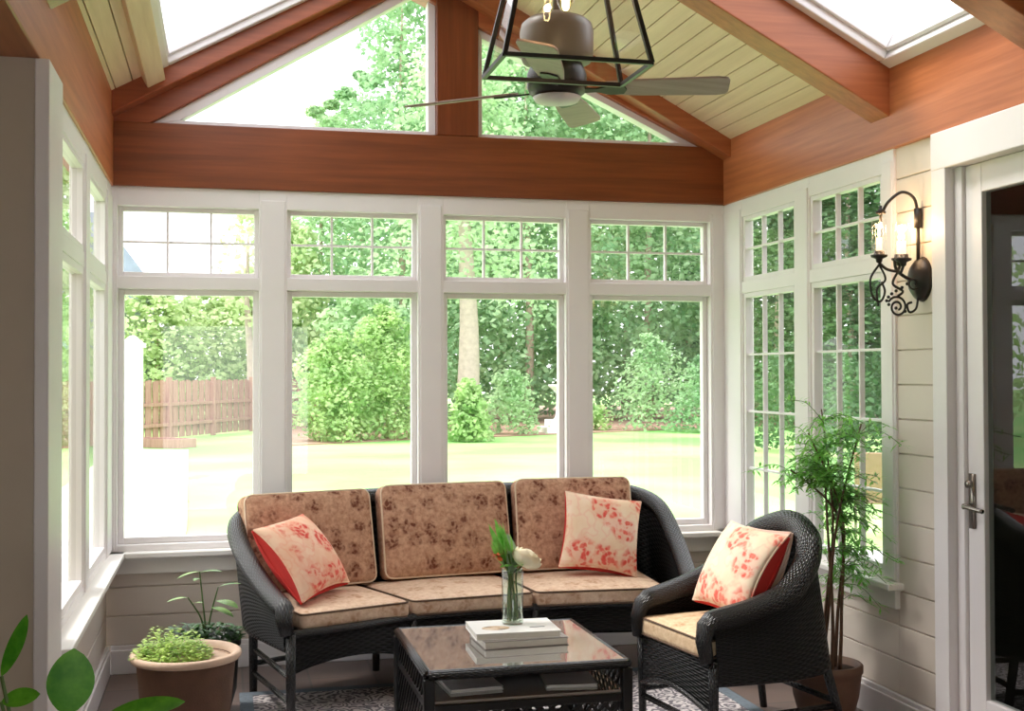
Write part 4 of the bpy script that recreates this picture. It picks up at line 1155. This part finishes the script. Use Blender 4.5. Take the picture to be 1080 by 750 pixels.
m = MB(); m.box(-.62,.62,-.62,.62,0,.22); m.box(-.42,.42,-.42,.42,.22,.44); m.build('base', M_WHITE, gd, bevel=.02)
m = MB(); m.lathe([(.24,.44),(.17,.52),(.14,.7),(.13,1.2),(.15,1.3),(.2,1.36)], 20); m.build('column', M_WHITE, gd, True)
m = MB(); m.lathe([(.001,1.36),(.2,1.36),(.36,1.48),(.40,1.56),(.37,1.56),(.3,1.5),(.001,1.46)], 24, caps=False); m.tube([(0,0,1.46),(0,0,2.3)], [.07,.05], 10); m.ball((0,0,2.34), .09); m.build('bowl', M_WHITE, gd, True)
# neighbour's house behind the fence
nh = thing('neighbor_house', 'pale blue grey house with a steep roof far behind the fence', 'house', at_(-6.2, 47))
M_HW = paint('blue_grey_siding', lin(176,184,204), .8, .04); M_HR = paint('slate_roof', lin(150,158,182), .85, .1, 3)
m = MB(); m.box(-4.5,2.6,-2,4,0,4.6); m.build('wall', M_HW, nh)
m = MB(); m.prism_y([(-4.9,4.5),(3.1,4.5),(1.6,6.6),(-3.4,6.6)], -2.4, 4.4); m.build('roof', M_HR, nh)
for x, z in ((-3.2,1.2),(-.9,1.2),(1.2,1.2),(-.9,3.1),(1.2,3.1)):
    m = MB(); m.box(x-.5,x+.5,-2.06,-1.98,z,z+1.2); w_ = m.build('window', M_TRIM, nh); m = MB(); m.box(x-.42,x+.42,-2.08,-2.05,z+.08,z+1.12); m.build('pane', M_BLACK, w_)
m = MB(); m.box(.0,1.1,-.4,.6,6.3,7.9); m.build('chimney', M_HW, nh)
# bench and chair outside the right-hand windows
be = thing('garden_table', 'white plank garden table just outside the side window', 'table', (4.72,.75,GZ), rad(-25))
for k in range(5):
    m = MB(); m.box(-.75,.75,-.30+.122*k,-.19+.122*k,.66,.695); m.build('plank', M_WHITE, be, bevel=.004)
for x in (-.65,.65):
    for y in (-.24,.22): m = MB(); m.box(x-.04,x+.04,y-.04,y+.04,0,.66); m.build('leg', M_WHITE, be)
pc = thing('patio_chair', 'tan slung patio chair on the lawn beyond the white garden table', 'chair', (7.9,6.2,GZ), rad(150))
M_TAN = paint('tan_sling', lin(150,122,98), .8, .06)
m = MB(Matrix.Translation((0,0,.42))); m.rbox(.24,.24,.02,.015,4); m.build('seat', M_TAN, pc, True)
m = MB(Matrix.Translation((0,.26,.72)) @ Matrix.Rotation(-.2,4,'X')); m.rbox(.24,.02,.28,.015,4); m.build('backrest', M_TAN, pc, True)
for x in (-.23,.23):
    for y0_, y1_ in ((-.2,-.26),(.2,.3)): m = MB(); m.tube([(x,y0_,.41),(x,y1_,0)], .014, 8); m.build('leg', M_BRONZE, pc, True)

# ------------------------------------------------------------------ light
w = bpy.data.worlds.new('World'); sc.world = w; w.use_nodes = True
bg = w.node_tree.nodes['Background']; bg.inputs['Color'].default_value = (.95,.965,1,1); bg.inputs['Strength'].default_value = 1.9
s_ = bpy.data.lights.new('sun', 'SUN'); s_.energy = 2.0; s_.angle = rad(18); s_.color = (1,.95,.86)
so_ = bpy.data.objects.new('sun', s_); COL.objects.link(so_); so_.location = (-8,4,14)
so_.rotation_euler = V((.50,-.22,-.84)).to_track_quat('-Z','Y').to_euler()

# ------------------------------------------------------------------ camera
cam = bpy.data.cameras.new('camera'); co = bpy.data.objects.new('camera', cam); COL.objects.link(co); sc.camera = co
F_, YAW, PIT, ROL = 1264.3, .2374, .0156, -.0032
cam.sensor_fit = 'HORIZONTAL'; cam.sensor_width = 36; cam.lens = F_/1080*36; cam.clip_end = 400; cam.clip_start = .05
r_ = V((math.cos(YAW),-math.sin(YAW),0)); f_ = V((math.sin(YAW)*math.cos(PIT),math.cos(YAW)*math.cos(PIT),math.sin(PIT))); u_ = r_.cross(f_)
c_, q_ = math.cos(ROL), math.sin(ROL); rr_ = r_*c_+u_*q_; uu_ = u_*c_-r_*q_
Mc = Matrix((rr_, uu_, -f_)).transposed().to_4x4(); Mc.translation = V((CX,CY,1.4974)); co.matrix_world = Mc

sc.view_settings.view_transform = 'Standard'; sc.view_settings.look = 'None'
sc.view_settings.gamma = 1; sc.view_settings.use_curve_mapping = False; sc.view_settings.exposure = .98
sc.cycles.max_bounces = 10; sc.cycles.diffuse_bounces = 6; sc.cycles.transparent_max_bounces = 24; sc.cycles.glossy_bounces = 5
sc.cycles.use_denoising = True; sc.cycles.sample_clamp_indirect = 6; sc.cycles.caustics_reflective = False; sc.cycles.caustics_refractive = False
